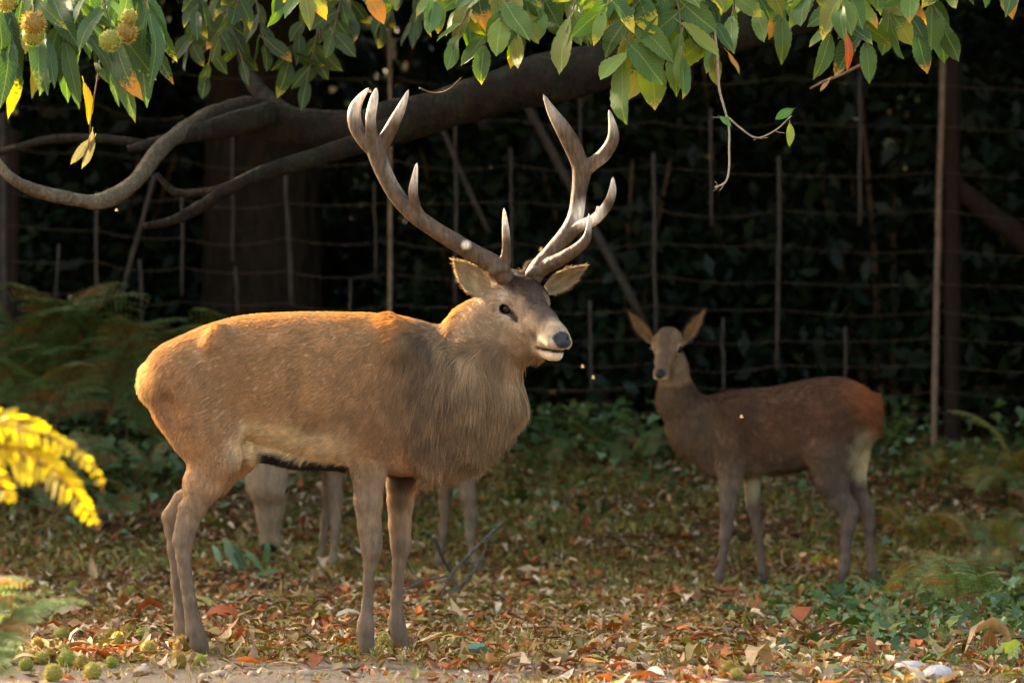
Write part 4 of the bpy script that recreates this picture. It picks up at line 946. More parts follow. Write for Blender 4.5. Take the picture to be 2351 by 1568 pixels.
        c = c * (0.75 + 0.5 * noise(v * np.array([1, 1, .4]), 1 / 14.0, 22))[:, None]
        for (tx, ty, r, amt) in tips:
            k = sstep(r, r * 0.25, np.hypot(v[:, 0] - tx, v[:, 2] + ty)) * amt
            c = c * (1 - k[:, None]) + lin(226, 206, 176) * k[:, None]
        k = sstep(70, 15, np.hypot(v[:, 0] - base[0], v[:, 2] + base[1]))[:, None] * 0.45
        c = c * (1 - k) + lin(84, 66, 50) * k
        return A.part('antler', v, f, [mA], np.concatenate([c, np.zeros((len(v), 1))], 1))
    antler([
        [(1158, 640, 23, 0), (1140, 614, 24, 0), (1094, 588, 22, -6), (1047, 560, 21, -8), (1000, 531, 20, -6), (953, 497, 20, 0), (916, 457, 20, 8), (890, 414, 20, 14), (872, 371, 22, 18), (865, 342, 23, 20)],
        [(862, 352, 16, 20), (838, 326, 17, 26), (818, 292, 17, 34), (815, 258, 15, 38), (828, 230, 9, 38), (848, 206, 2.5, 36)],
        [(864, 348, 18, 18), (856, 312, 14, 8), (854, 275, 12, 0), (861, 240, 10, -6), (867, 212, 3.5, -10)],
        [(876, 345, 17, 20), (892, 315, 16, 14), (908, 285, 14, 6), (925, 252, 10, 0), (940, 214, 2.5, -4)],
        [(968, 505, 12, -2), (956, 478, 12, -12), (951, 445, 10.5, -22), (955, 415, 7, -30), (960, 382, 2.5, -36)],
        [(1150, 622, 15, -4), (1160, 600, 12, -14), (1163, 566, 9.5, -30), (1161, 530, 8, -44), (1158, 486, 2.5, -56)],
        [(1070, 574, 9, -14), (1071, 570, 11, -26), (1072, 568, 9, -30)],
        [(1132, 628, 11, -12), (1142, 622, 11, -18), (1152, 620, 10, -18), (1164, 622, 8, -14)]],
        [(866, 214, 90, .75), (940, 214, 90, .6), (846, 208, 100, .6), (960, 382, 80, .9), (1158, 486, 80, .95), (1072, 568, 15, .9)], (1140, 618), -70)
    antler([
        [(1222, 644, 21, 0), (1236, 617, 22, 0), (1272, 575, 21, 6), (1308, 528, 20, 10), (1322, 494, 19, 14), (1328, 449, 18, 16), (1334, 409, 21, 18), (1336, 384, 23, 18)],
        [(1336, 392, 20, 18), (1316, 342, 22, 14), (1292, 299, 19, 8), (1268, 262, 12, 2), (1247, 222, 2.5, -4)],
        [(1300, 312, 10, 16), (1284, 282, 8, 18), (1262, 246, 3, 18)],
        [(1340, 392, 18, 18), (1360, 378, 16, 12), (1386, 358, 16, 4), (1406, 324, 14, -4), (1405, 292, 9, -8), (1397, 258, 2.5, -10)],
        [(1292, 560, 12, 4), (1328, 523, 13, -8), (1360, 510, 13, -18), (1388, 482, 12, -26), (1403, 449, 9.5, -32), (1405, 412, 2.5, -36)],
        [(1370, 506, 6, -20), (1372, 496, 4.5, -26), (1370, 477, 2, -30)],
        [(1240, 618, 16, -4), (1270, 606, 17, -22), (1304, 588, 15, -40), (1334, 566, 12, -52), (1348, 542, 8.5, -58), (1350, 496, 2.2, -62)],
        [(1214, 632, 9, -12), (1224, 626, 10, -16), (1238, 624, 10, -14), (1248, 628, 8, -8)]],
        [(1350, 496, 50, .9), (1405, 412, 60, .6), (1397, 258, 70, .6), (1247, 222, 110, .35), (1370, 477, 20, .8)], (1236, 618), -40)
    # hooves
    A.hoof(474, 1504, -56, 18); A.hoof(430, 1491, 52, 16); A.hoof(847, 1503, -58, 18); A.hoof(924, 1494, 60, 17)
    for x, y, dy in ((437, 1462, -56), (403, 1458, 52), (826, 1448, -58), (893, 1452, 60)):
        A.sphere((x, dy - 6, -y), 7, 'dewclaw', M_HOOF, (0.7, 0.7, 1.1), seg=8)
    return A
stag = build_stag()
# ------------------------------------------------------------------ the standing hind and the grazing hind
def coat_fn(anchors, head=None, nz=30.0, dim=1.0):
    an = [(*a[:3], *a[3]) for a in anchors]
    def fn(v, n):
        c = soft(v, an) * (dim * (0.82 + 0.36 * noise(v, 1 / nz, 5)))[:, None]
        wet = np.zeros(len(v))
        if head is not None: c, wet = head(v, c)
        return np.concatenate([c, wet[:, None]], 1)
    return fn
def hind_head(B, H, s=1.0, k=9):
    def hc(a, ra, b, rb, kk=k): B.cone(H(*[q * s for q in a]), H(*[q * s for q in b]), ra * s, rb * s, kk)
    hc((-26, 0, 10), 33, (4, 0, 6), 31); hc((4, 0, 4), 28, (48, 0, -22), 19); hc((48, 0, -22), 19, (84, 0, -40), 15)
    hc((-20, 0, -24), 28, (30, 0, -42), 18); hc((30, 0, -42), 17, (74, 0, -54), 10)
    for sv in (-1, 1):
        hc((-8, sv * 22, 12), 15, (10, sv * 22, 2), 13); hc((80, sv * 7, -42), 12, (90, sv * 7, -44), 10)
        B.cone(H(10 * s, sv * 33 * s, 0), H(16 * s, sv * 31 * s, -4 * s), 6 * s, 5 * s, 4, sub=True)
        B.cone(H(99 * s, sv * 7 * s, -40 * s), H(96 * s, sv * 13 * s, -38 * s), 3 * s, 2.6 * s, 2, sub=True)
def head_paint(O, Hinv, s, face, dark, pale, neckcut=-60):
    def fn(v, c):
        q = (v - O) @ Hinv.T / s; u, lv, w = q.T; al = np.abs(lv)
        near = (np.abs(lv) < 60) & (w > -80) & (w < 60) & (u < 130)
        hk = sstep(neckcut, neckcut + 25, u) * near
        h = np.tile(face, (len(v), 1)) * (0.85 + 0.3 * noise(v, 1 / 9.0, 6))[:, None]
        def paint(m, col):
            nonlocal h; h = h * (1 - m[:, None]) + np.asarray(col) * m[:, None]
        paint(sstep(20, 8, al) * sstep(-24, -6, w + 0.5 * u + 6 * (noise(v, 1 / 7.0, 36) - .5)) * 0.5, dark)
        d = np.sqrt((u - 11) ** 2 + (al - 31) ** 2 + (w + 1) ** 2)
        paint(sstep(17, 10, d) * 0.6, pale); paint(sstep(9.5, 7, d), lin(24, 18, 16))
        paint(sstep(66, 74, u) * sstep(-43, -49, w) * 0.9, pale)
        paint(sstep(52, 62, u) * sstep(-46, -52, w), pale)
        nose = sstep(1.1, .9, np.sqrt(((w + 38) / 11.0) ** 2 + (lv / 13.0) ** 2)) * sstep(78, 84, u)
        paint(nose, lin(20, 18, 18))
        return c * (1 - hk[:, None]) + h * hk[:, None], nose * hk
    return fn

def build_hind():
    A = Animal('hind', 'brown hind turning her head, standing in front of the wire fence', 16.2, 1830, 1345, 'red deer at the woodland edge')
    B = Field()
    B.loft([(1622, 915, 1070, 34, 18), (1660, 902, 1088, 50, 16), (1710, 893, 1093, 60, 12), (1770, 889, 1090, 66, 4), (1830, 877, 1082, 66, -6), (1880, 868, 1066, 62, -16), (1930, 867, 1050, 58, -26), (1975, 884, 1030, 50, -34), (2008, 912, 1000, 32, -40), (2018, 935, 970, 18, -42)], 14)
    B.cone((1650, 16, -990), (1590, 14, -985), 78, 56, 24, 0.75)
    B.cone((1600, 14, -975), (1556, 4, -920), 62, 44, 22, 0.8)
    B.cone((1556, 4, -920), (1543, -6, -845), 43, 34, 20, 0.85)
    B.cone((1543, -6, -845), (1535, -14, -805), 34, 30, 16)
    B.cone((1600, 12, -1010), (1650, 10, -1060), 44, 40, 24, 0.8)
    B.cone((1690, -34, -960), (1674, -34, -1075), 46, 32, 22, 0.7)
    B.cone((1925, -62, -960), (1905, -66, -1050), 62, 54, 26, 0.7)
    B.cone((1965, 2, -960), (1962, 4, -1050), 48, 32, 22, 0.8)
    B.chain([(1674, 1075, 31), (1672, 1120, 24), (1669, 1166, 18.5), (1666, 1212, 14.5), (1663, 1232, 13.5), (1660, 1262, 10), (1654, 1304, 9.5), (1650, 1322, 11.5), (1646, 1336, 10)], -34, 6)
    B.chain([(1726, 1060, 30), (1730, 1104, 20), (1731, 1160, 16), (1740, 1206, 13), (1743, 1222, 12), (1747, 1255, 9), (1751, 1296, 9), (1753, 1312, 11), (1757, 1324, 9)], 40, 6)
    B.chain([(1900, 1045, 54), (1904, 1105, 37), (1924, 1150, 25), (1943, 1178, 19), (1941, 1205, 16.5), (1936, 1240, 13), (1934, 1280, 11), (1931, 1306, 12.5), (1927, 1324, 10.5)], -66, 9)
    B.cone((1955, -66, -1150), (1962, -66, -1176), 5, 7, 10)
    B.chain([(1962, 1045, 34), (1966, 1105, 23), (1982, 1150, 17), (1994, 1176, 15), (1996, 1210, 12), (1998, 1250, 10), (2001, 1290, 9.5), (2003, 1308, 11), (2005, 1324, 9)], 6, 8)
    B.cone((2004, -38, -915), (2010, -42, -985), 13, 9, 10)                 # tail
    s = 1.0
    H, fw, lt, up = head_frame((1530, -28, -799), R(103), R(-14))
    hind_head(B, H, s)
    side, red, neck, leg, pale = lin(106, 72, 48), lin(146, 86, 48), lin(120, 94, 66), lin(104, 84, 66), lin(200, 176, 128)
    head = head_paint(H(0, 0, 0), np.stack([fw, lt, up]), s, lin(120, 92, 62), lin(50, 38, 30), lin(196, 174, 134))
    fn = coat_fn([(1540, 880, 26, neck), (1530, 960, 30, neck * 1.05), (1590, 900, 26, side * 0.8), (1610, 1000, 40, neck * 0.9), (1650, 1060, 34, neck * 0.95), (1660, 920, 30, side * 0.75), (1720, 920, 40, side * 0.8), (1720, 1000, 44, side),
                  (1800, 900, 40, side * 0.9), (1800, 990, 40, side * 1.2), (1780, 1060, 22, neck * 0.8), (1850, 1060, 22, neck), (1870, 900, 44, side * 0.85), (1890, 980, 44, side * 0.8), (1960, 905, 22, red * 1.1), (1990, 940, 22, red * 1.2),
                  (2008, 980, 16, red), (1985, 1010, 17, pale * 1.2), (1974, 1065, 18, pale * 1.15), (1900, 1070, 30, leg), (1920, 1150, 34, leg * 0.9), (1935, 1260, 40, leg * 0.9), (1990, 1180, 26, leg), (2000, 1270, 34, leg * 1.2),
                  (1672, 1120, 30, leg), (1665, 1240, 50, leg * 0.9), (1730, 1110, 20, pale * 0.85), (1742, 1200, 34, leg), (1750, 1290, 30, leg * 0.85)], head, 24, 0.86)
    A.body(B, 3.6, fn)
    O = H(0, 0, 0); Hi = np.stack([fw, lt, up])
    fa = [(1560, 900, 40, -.1, 0, -1), (1620, 1000, 50, .3, 0, -1), (1720, 950, 70, .9, 0, -.6), (1850, 930, 70, 1, 0, -.4), (1980, 940, 40, .5, 0, -1), (1900, 1080, 50, .2, 0, -1), (1670, 1150, 60, 0, 0, -1), (1960, 1250, 90, 0, 0, -1)]
    def hk(p):
        q = (p - O) @ Hi.T; return sstep(-60, -35, q[:, 0]) * (np.abs(q[:, 1]) < 60) * (q[:, 2] > -80) * (q[:, 2] < 60) * (q[:, 0] < 130), q
    def flow(p, n):
        k, q = hk(p); d = soft(p, fa); return d * (1 - k[:, None]) - fw * k[:, None] + up * 0.2 * k[:, None]
    la = [(1560, 900, 50, 13), (1720, 950, 80, 11), (1850, 930, 70, 11), (2000, 950, 34, 17), (1900, 1080, 50, 9), (1660, 1200, 60, 2.6), (1960, 1240, 80, 2.6), (1740, 1200, 50, 2.6)]
    def length(p):
        k, q = hk(p); L = soft(p, la)[:, 0]
        hl = np.where(q[:, 0] + 0.3 * (q[:, 2] + 40) > 85, 0, 5.0)
        hl = np.where(np.sqrt((q[:, 0] - 10) ** 2 + (np.abs(q[:, 1]) - 31) ** 2 + (q[:, 2] + 1) ** 2) < 13, 0, hl)
        return L * (1 - k) + hl * k
    A.fur(70000, flow, length, lambda p: np.full(len(p), 0.33), seed=31, width=0.5, weight=lambda p: 1 + (p[:, 1] < 10))
    for sv in (-1, 1): A.sphere(H(12, sv * 31, -1), 9, 'eye', M_EYE, seg=12)
    ci, co, cr = lin(168, 130, 84), lin(52, 40, 32), lin(44, 34, 27)
    A.ear((1497, -10, -786), (1446, -22, -720), 16, (0.25, -1, -0.1), 0.6, ci, co, cr, 3)
    A.ear((1566, -10, -790), (1612, -22, -717), 16, (-0.25, -1, -0.1), 0.6, ci, co, cr, 4)
    for x, y, dy in ((1645, 1349, -34), (1757, 1336, 40), (1926, 1336, -66), (2004, 1336, 6)): A.hoof(x, y, dy, 11, -1)
    return A
def build_grazing():
    A = Animal('hind', 'grazing hind with lowered head, standing behind the stag', 16.9, 900, 1312, 'red deer at the woodland edge')
    B = Field()
    B.loft([(725, 935, 1050, 40), (760, 915, 1068, 58), (820, 905, 1080, 66), (900, 900, 1076, 68), (980, 892, 1062, 64), (1040, 896, 1048, 58), (1085, 920, 1020, 40), (1104, 940, 990, 20)], 14)
    B.cone((760, -4, -985), (700, -26, -1010), 62, 46, 24, 0.8); B.cone((700, -26, -1010), (640, -48, -1050), 46, 36, 20, 0.85)
    B.cone((770, -30, -1000), (764, -30, -1070), 42, 26, 20, 0.7); B.cone((1055, -34, -985), (1070, -38, -1050), 52, 36, 22, 0.7)
    B.chain([(760, 1070, 22), (752, 1140, 14), (746, 1195, 12.5), (741, 1235, 9), (736, 1268, 8.5), (733, 1282, 10), (731, 1292, 9)], 26, 6)
    B.chain([(768, 1070, 24), (773, 1140, 16), (771, 1195, 13), (770, 1235, 9), (768, 1270, 8.5), (766, 1285, 10), (764, 1297, 9)], -30, 6)
    B.chain([(1045, 1010, 40), (1026, 1070, 22), (1022, 1130, 15), (1022, 1165, 13), (1018, 1220, 10), (1011, 1262, 9), (1007, 1285, 10.5), (1003, 1300, 9)], 26, 8)
    B.chain([(1070, 1035, 38), (1072, 1090, 25), (1076, 1140, 18), (1082, 1180, 15), (1081, 1230, 11), (1086, 1270, 9.5), (1092, 1288, 11), (1098, 1302, 9.5)], -38, 8)
    s = 1.4
    H, fw, lt, up = head_frame((620, -64, -1112), R(104), R(-70))
    hind_head(B, H, s, 10)
    side, leg, face = lin(120, 88, 60), lin(120, 98, 74), lin(138, 114, 86)
    head = head_paint(H(0, 0, 0), np.stack([fw, lt, up]), s, face, lin(112, 90, 66), lin(170, 150, 116))
    fn = coat_fn([(700, 1000, 60, side), (900, 980, 90, side), (1050, 980, 60, side), (760, 1120, 40, leg), (760, 1260, 50, leg * 0.95), (1040, 1090, 30, leg * 0.9), (1050, 1240, 60, leg * 0.85), (620, 1090, 40, face)], head, 20)
    A.body(B, 3.8, fn)
    fa = [(620, 1090, 60, 0, 0, 1), (700, 1000, 60, .3, 0, -1), (900, 980, 120, 1, 0, -.5), (760, 1180, 80, 0, 0, -1), (1050, 1180, 90, 0, 0, -1)]
    la = [(640, 1120, 60, 6), (700, 1000, 60, 12), (900, 980, 120, 11), (760, 1200, 80, 2.5), (1050, 1200, 90, 2.5)]
    O = H(0, 0, 0); Hi = np.stack([fw, lt, up])
    def length(p):
        q = (p - O) @ Hi.T / s; L = soft(p, la)[:, 0]
        L = np.where(np.sqrt((q[:, 0] - 10) ** 2 + (np.abs(q[:, 1]) - 28) ** 2 + (q[:, 2] + 1) ** 2) < 11, 0, L)
        return np.where((q[:, 0] + 0.3 * (q[:, 2] + 40) > 85) & (np.abs(q[:, 1]) < 40), 0, L)
    A.fur(30000, lambda p, n: soft(p, fa), length, lambda p: np.full(len(p), 0.3), seed=41, width=0.55)
    for sv in (-1, 1): A.sphere(H(7 * s, sv * 26 * s, -1 * s), 8.5 * s, 'eye', M_EYE, seg=12)
    ci, co, cr = lin(190, 160, 118), lin(120, 92, 64), lin(150, 120, 88)
    A.ear(H(-30, -34, 22), H(-66, -110, 50), 24, (0.2, -1, -0.2), 0.6, ci, co, cr, 5)
    A.ear(H(-30, 34, 22), H(-66, 110, 50), 24, (-0.2, -1, -0.2), 0.6, ci, co, cr, 6)
    for x, y, dy in ((730, 1301, 26), (762, 1308, -30), (1001, 1309, 26), (1098, 1312, -38)): A.hoof(x, y, dy, 11, -1 if x < 1090 else 1)
    return A
hind = build_hind(); grazing = build_grazing()
# ------------------------------------------------------------------ bracken
M_FERN = mat_leafy('bracken', 0.35, 0.55, 0.3)
def frond_mesh(name, seed, col, brown, npin=15, arch=0.55, teeth=9):
    """one bracken frond of unit length rising along +z and arching to +y; pinnae in pairs, each cut into leaflets"""
    g = np.random.default_rng(seed); mb = MB()
    t = np.linspace(0, 1, 14); q = np.stack([0.03 * np.sin(t * 4 + seed), arch * t ** 2.0, 0.9 * np.sin(t * 1.5) * (1 - .12 * t)], 1)
    add_tube(mb, q, np.linspace(.010, .002, 14), 4, col=np.array(brown) * 0.8)
    P, Fc, C = [], [], []
    for i in range(npin):
        s = 0.34 + 0.63 * (i / (npin - 1)) ** 0.9
        p = np.array([np.interp(s, t, q[:, k]) for k in range(3)]); p2 = np.array([np.interp(min(1, s + .03), t, q[:, k]) for k in range(3)])
        ax = (p2 - p); ax /= np.linalg.norm(ax)
        L = 0.40 * (1 - s) ** 0.75 + 0.03
        for sd in (-1, 1):
            out = np.array([sd, 0, 0]) * 0.9 + ax * 0.42 + g.normal(0, .07, 3); out /= np.linalg.norm(out)
            sag = np.array([0, .1, -1.0])
            nrm = np.cross(out, ax) * sd; nrm /= np.linalg.norm(nrm) + 1e-9
            b = np.cross(nrm, out); b /= np.linalg.norm(b) + 1e-9
            k = max(4, int(teeth * L / 0.2))
            cc = np.array(col) * (1 - 0.0) if g.random() > 0.14 else np.array(brown)
            for j in range(k):
                u0 = (j + .1) / k; c = p + out * L * u0 + sag * L * 0.32 * u0 ** 2
                w = L * 0.20 * (1 - u0) ** 0.7 + 0.005; dl = L / k * 0.6
                for e in (-1, 1):
                    tipv = c + b * e * w + out * dl * .7 + sag * w * .3
                    n0 = len(P) 
                    P.append(c); P.append(c + b * e * w * .55 - out * dl * .12 + nrm * .004); P.append(tipv); P.append(c + out * dl + b * e * w * .25)
                    sh = 0.75 + 0.5 * g.random(); C += [cc * sh] * 4
                    Fc.append((n0, n0 + 1, n0 + 2, n0 + 3) if e > 0 else (n0 + 3, n0 + 2, n0 + 1, n0))
    mb.add(P, Fc, np.array(C))
    return mb.mesh(name, [M_FERN], smooth=False)
fg, fy, fb = lin(114, 130, 76), lin(156, 150, 80), lin(158, 112, 70)
FROND_G = [frond_mesh('frond', i, c, fb, arch=a) for i, (c, a) in enumerate([(fg, .55), (fg * .8, .7), (lin(130, 142, 90), .45)])]
FROND_Y = [frond_mesh('frond', i + 7, c, fb, arch=a) for i, (c, a) in enumerate([(fy, .6), (lin(176, 146, 84), .75)])]
FROND_B = [frond_mesh('frond', i + 13, c, fb * .8, arch=a) for i, (c, a) in enumerate([(lin(150, 92, 50), .7), (lin(124, 80, 50), .5)])]
fr = random.Random(9)
def fern(x, y, h, n, meshes, label, group, spread=0.6, face=None, z=None):
    o = link('bracken_fern', None, loc=(x, y, float(ground_z(x, y)) - .02 if z is None else z), label=label, cat='fern', group=group)
    for i in range(n):
        c = link('frond', fr.choice(meshes), o); a = (fr.uniform(0, 6.283) if face is None else face + fr.gauss(0, .7))
        s = h * fr.uniform(.75, 1.15); c.scale = (s * fr.uniform(.85, 1.1), s, s); c.rotation_euler = (fr.uniform(-.35, .1) * spread, 0, a); c.location = (fr.gauss(0, .05), fr.gauss(0, .05), 0)
    return o
gl = 'green bracken fern in the bank under the ridged tree'
for (px, y, h, n) in [(-40, 19.4, 1.0, 5), (40, 19.8, 1.2, 6), (110, 19.2, .85, 5), (170, 19.8, 1.15, 6), (235, 19.4, .9, 5), (300, 19.8, 1.0, 5), (360, 19.3, .65, 5), (80, 18.4, .5, 5), (200, 18.4, .5, 5), (320, 18.6, .45, 5), (430, 19.6, .7, 5), (-20, 18.2, .5, 4), (140, 17.9, .4, 4), (270, 17.9, .4, 4)]:
    fern((px - CX) * y / F, y, h, n, FROND_G, gl, 'green bracken on the bank')
for (px, y, h, n) in [(520, 19.5, .85, 5), (580, 19.8, .95, 5), (640, 19.6, .8, 5), (470, 19.3, .75, 5)]:
    fern((px - CX) * y / F, y, h, n, FROND_G + FROND_Y, 'yellowing bracken fern rising above the back of the stag', 'yellowing bracken behind the stag')
for (px, y, h, n) in [(545, 19.9, 1.05, 4), (745, 19.8, .85, 4), (905, 19.8, .8, 4), (700, 19.9, .8, 4)]:
    fern((px - CX) * y / F, y, h, n, FROND_B + FROND_Y, 'rust-brown withered bracken fern beside the wire fence', 'withered bracken along the fence')
for (px, y, h, n) in [(1300, 19.6, .34, 4), (1370, 19.8, .4, 4), (1440, 19.5, .3, 4), (1620, 19.8, .5, 4), (1250, 19.2, .3, 4), (1690, 19.8, .4, 4), (1490, 19.8, .36, 4)]:
    fern((px - CX) * y / F, y, h, n, FROND_G, 'green bracken fern growing between the stag and the hind', 'bracken between the deer')
for (px, y, h, n) in [(2080, 19.0, .28, 5), (2150, 19.2, .3, 5), (2220, 18.6, .34, 5), (2290, 18.9, .36, 5), (2360, 18.3, .4, 5), (2060, 17.9, .26, 4), (2130, 17.6, .28, 5), (2210, 17.3, .3, 5), (2290, 17.6, .3, 5), (2340, 16.8, .34, 5), (2250, 16.4, .28, 5)]:
    fern((px - CX) * y / F, y, h, n, FROND_G + FROND_Y, 'low green bracken fern at the foot of the rusty post', 'bracken by the rusty post')
for (px, y, h, n) in [(2080, 13.6, .33, 5), (2170, 13.2, .36, 6), (2260, 13.9, .4, 5), (2040, 14.4, .3, 5)]:
    fern((px - CX) * y / F, y, h, n, FROND_G, 'small green fern among ivy in front of the hind', 'small ferns among the ivy')
fern((2345 - CX) * 18.6 / F, 18.6, .6, 4, FROND_Y, 'yellow bracken fern lit by the sun near the rusty post', 'yellow bracken by the post')
# foreground frond, yellow in full sun, close to the camera
M_FERNY = mat_leafy('yellow bracken', 0.4, 0.5, 0.3)
def yellow_fern():
    d = 7.6; base = np.array([-1.75, d, float(ground_z(-1.75, d))])
    o = link('bracken_fern', None, loc=base, label='bright yellow bracken fern catching the low sun, out in front of the bank', cat='fern')
    g = np.random.default_rng(4)
    def branch(path, wmax, name='frond'):
        q = catmull(path, 8); t = np.linspace(0, 1, len(q)); pts = np.array([W(a, b, d + c) for a, b, c in q])
        mb = MB(); add_tube(mb, pts, np.linspace(.0035, .0012, len(q)), 5, col=lin(190, 150, 70))
        P, Fc, C = [], [], []
        arc = np.concatenate([[0], np.cumsum(np.linalg.norm(np.diff(pts, axis=0), axis=1))]); n = int(arc[-1] / .021)
        for i in range(n):
            u0 = (i + .5) / n
            if u0 < .1 or u0 > .97: continue
            p0 = np.array([np.interp(u0 * arc[-1], arc, pts[:, k]) for k in range(3)]); p1 = np.array([np.interp(u0 * arc[-1] + .01, arc, pts[:, k]) for k in range(3)]); tan = p1 - p0; tan /= np.linalg.norm(tan) + 1e-9
            L = wmax * min(1, (1 - u0) ** .6 * 1.15 + .06) * (0.8 + .4 * g.random())
            for sd in (-1, 1):
                side = np.cross(tan, np.array([0, -1, .2])) * sd; side /= np.linalg.norm(side)
                out = side * (.9 if side[2] < 0 else .45) + tan * .55 + np.array([0, g.normal(0, .25), -.25]); out /= np.linalg.norm(out)
                b = np.cross(out, np.array([g.normal(0, .5), -1, g.normal(0, .5)])); b /= np.linalg.norm(b)
                w = .0055 + .045 * L; n0 = len(P); nn = np.cross(out, b) * .004
                P += [p0, p0 + out * L * .35 + b * w + nn, p0 + out * L * .75 + b * w * .8 + nn, p0 + out * L, p0 + out * L * .75 - b * w * .8 + nn, p0 + out * L * .35 - b * w + nn]
                Fc += [(n0, n0 + 1, n0 + 2, n0 + 3), (n0, n0 + 3, n0 + 4, n0 + 5)]; C += [lin(190, 168, 30) * (0.45 + .6 * g.random())] * 6
        mb.add(P, Fc, np.array(C)); return link(name, mb.mesh(name, [M_FERNY], False, origin=base), o)
    branch([(-420, 1480, .0), (-250, 1120, 0), (-60, 985, 0), (60, 985, -.03), (150, 1020, -.06), (215, 1075, -.08), (238, 1130, -.08)], .07)
    branch([(-90, 990, 0), (0, 1020, .02), (70, 1045, .02), (130, 1085, 0), (180, 1140, 0), (228, 1216, 0)], .078)
    branch([(-140, 1030, .05), (-60, 1070, .06), (0, 1105, .06), (30, 1150, .06)], .075)
    branch([(-100, 1000, .1), (-20, 960, .1), (50, 965, .1), (110, 985, .1)], .065)
    branch([(-120, 1010, .03), (-40, 1020, .03), (40, 1010, .03), (110, 1050, .03), (150, 1095, .03)], .07)
yellow_fern()
fern((-150 - CX) * 8.6 / F, 8.6, .55, 6, FROND_G, 'green fern below the bright yellow frond', None, z=0.0)

# ------------------------------------------------------------------ litter, grass, ivy
M_LITTER = mat_leafy('fallen leaves', 0.12, 0.6, 0.25)
PAL = np.array([lin(160, 84, 42), lin(180, 98, 48), lin(128, 72, 42), lin(180, 144, 100), lin(194, 162, 122), lin(160, 124, 82), lin(118, 84, 52), lin(96, 70, 46), lin(146, 116, 68), lin(138, 122, 62), lin(204, 178, 142), lin(120, 100, 54), lin(134, 112, 64), lin(112, 90, 50)])
def scatter_region(n, seed, dens):
    """random ground points seen by the camera, kept by a density map in picture coordinates"""
    n = int(n * 1.3); g = np.random.default_rng(seed); y = 10.3 + (20.8 - 10.3) * g.random(n) ** 0.7; x = (g.uniform(-480, 2830, n) - CX) * y / F
    py = HY + (CAMH - ground_z(x, y)) * F / y; px = CX + x * F / y
    k = g.random(n) < dens(px, py, x, y); return x[k], y[k], g
def curled(x, y, g, size, cols, lift=0.0, nst=5, flat=0.5, wr=.42):
    """curled dry leaves, one strip of quads each side of the midrib"""
    n = len(x); t = np.linspace(-.5, .5, nst); hw = np.array([.12, .8, 1, .75, .05]) if nst == 5 else np.interp(np.linspace(0, 1, nst), [0, .25, .5, .75, 1], [.12, .8, 1, .75, .05])
    L = size * np.exp(g.normal(-.08, .42, n)); W_ = L * wr * g.uniform(.6, 1.1, n)
    kl = g.normal(0, 1.0, n); kw = g.uniform(-.3, 1.5, n)                  # bend along, curl across
    v = np.zeros((n, nst, 3, 3))
    for i, ti in enumerate(t):
        v[:, i, :, 1] = (L * np.sin(kl * ti) / np.where(abs(kl) < .05, 1, kl) if True else 0)[:, None]
        v[:, i, :, 1] = (L * ti)[:, None] * (1 - .08 * (kl ** 2)[:, None] * ti * ti)
        zb = L * kl * ti * ti * .9
        for j, s in enumerate((-1, 0, 1)):
            v[:, i, j, 0] = s * W_ * hw[i] * .5 * np.cos(kw * .6); v[:, i, j, 2] = zb + abs(s) * W_ * hw[i] * .5 * np.sin(kw * .6)
    v = v.reshape(n, -1, 3)
    az = g.uniform(0, 2 * math.pi, n); tx = g.normal(0, flat, n); ty = g.normal(0, flat, n)
    def rot(v, a, i, j):
        c, s = np.cos(a)[:, None], np.sin(a)[:, None]; w = v.copy(); w[..., i] = v[..., i] * c - v[..., j] * s; w[..., j] = v[..., i] * s + v[..., j] * c; return w
    v = rot(rot(rot(v, tx, 1, 2), ty, 0, 2), az, 0, 1)
    zmin = v[..., 2].min(1)
    v = v + np.stack([x, y, ground_z(x, y) - zmin * .8 + lift * g.random(n)], 1)[:, None, :]
    k = nst * 3; f = np.array([(3 * i + j, 3 * i + j + 1, 3 * i + j + 4, 3 * i + j + 3) for i in range(nst - 1) for j in (0, 1)])
    f = (f[None] + (np.arange(n) * k)[:, None, None]).reshape(-1, 4)
    c = np.repeat(cols[g.integers(0, len(cols), n)] * (.65 + .6 * g.random((n, 1))), k, 0)
    return v.reshape(-1, 3), f, c
def path_k(px, py): return sstep(-8, 16, py + 8 * np.sin(px / 60.0) - np.interp(px, [0, 150, 300, 600, 900, 1150, 1300], [1545, 1520, 1502, 1508, 1525, 1545, 1620]))
def leaf_dens(px, py, x, y):
    d = 0.85 * np.ones_like(px); d *= 1 - 0.92 * path_k(px, py)
    d *= 1 - .6 * sstep(1160, 1080, py) * sstep(500, 300, px)
    return d * (0.45 + .9 * noise(np.stack([x, y, x * 0], -1), 1.3, 61))
x, y, g = scatter_region(36000, 21, leaf_dens); hv = np.array([W(475, 1500, 11.95)[:2], W(428, 1490, 12.08)[:2], W(847, 1500, 11.95)[:2], W(922, 1492, 12.1)[:2]]); kk = np.min(np.hypot(x[:, None] - hv[:, 0], y[:, None] + .12 - hv[:, 1]), 1) > .17; x, y = x[kk], y[kk]
v, f, c = curled(x, y, g, .056, PAL * 1.12, .006, 5, .18)
link('leaf_litter', mesh_from('leaf_litter', v, f, [M_LITTER], True, c), label='carpet of dry brown and orange leaves over the woodland floor', cat='leaf litter', kind='stuff')
x, y, g = scatter_region(42000, 22, lambda px, py, x, y: 0.8 - .5 * path_k(px, py)); v, f, c = curled(x, y, g, .03, PAL * 1.05, .004, 3, .5, .5)
link('leaf_crumbs', mesh_from('leaf_crumbs', v, f, [M_LITTER], False, c), label='small broken bits of dry leaf and husk strewn over the soil', cat='leaf litter', kind='stuff')
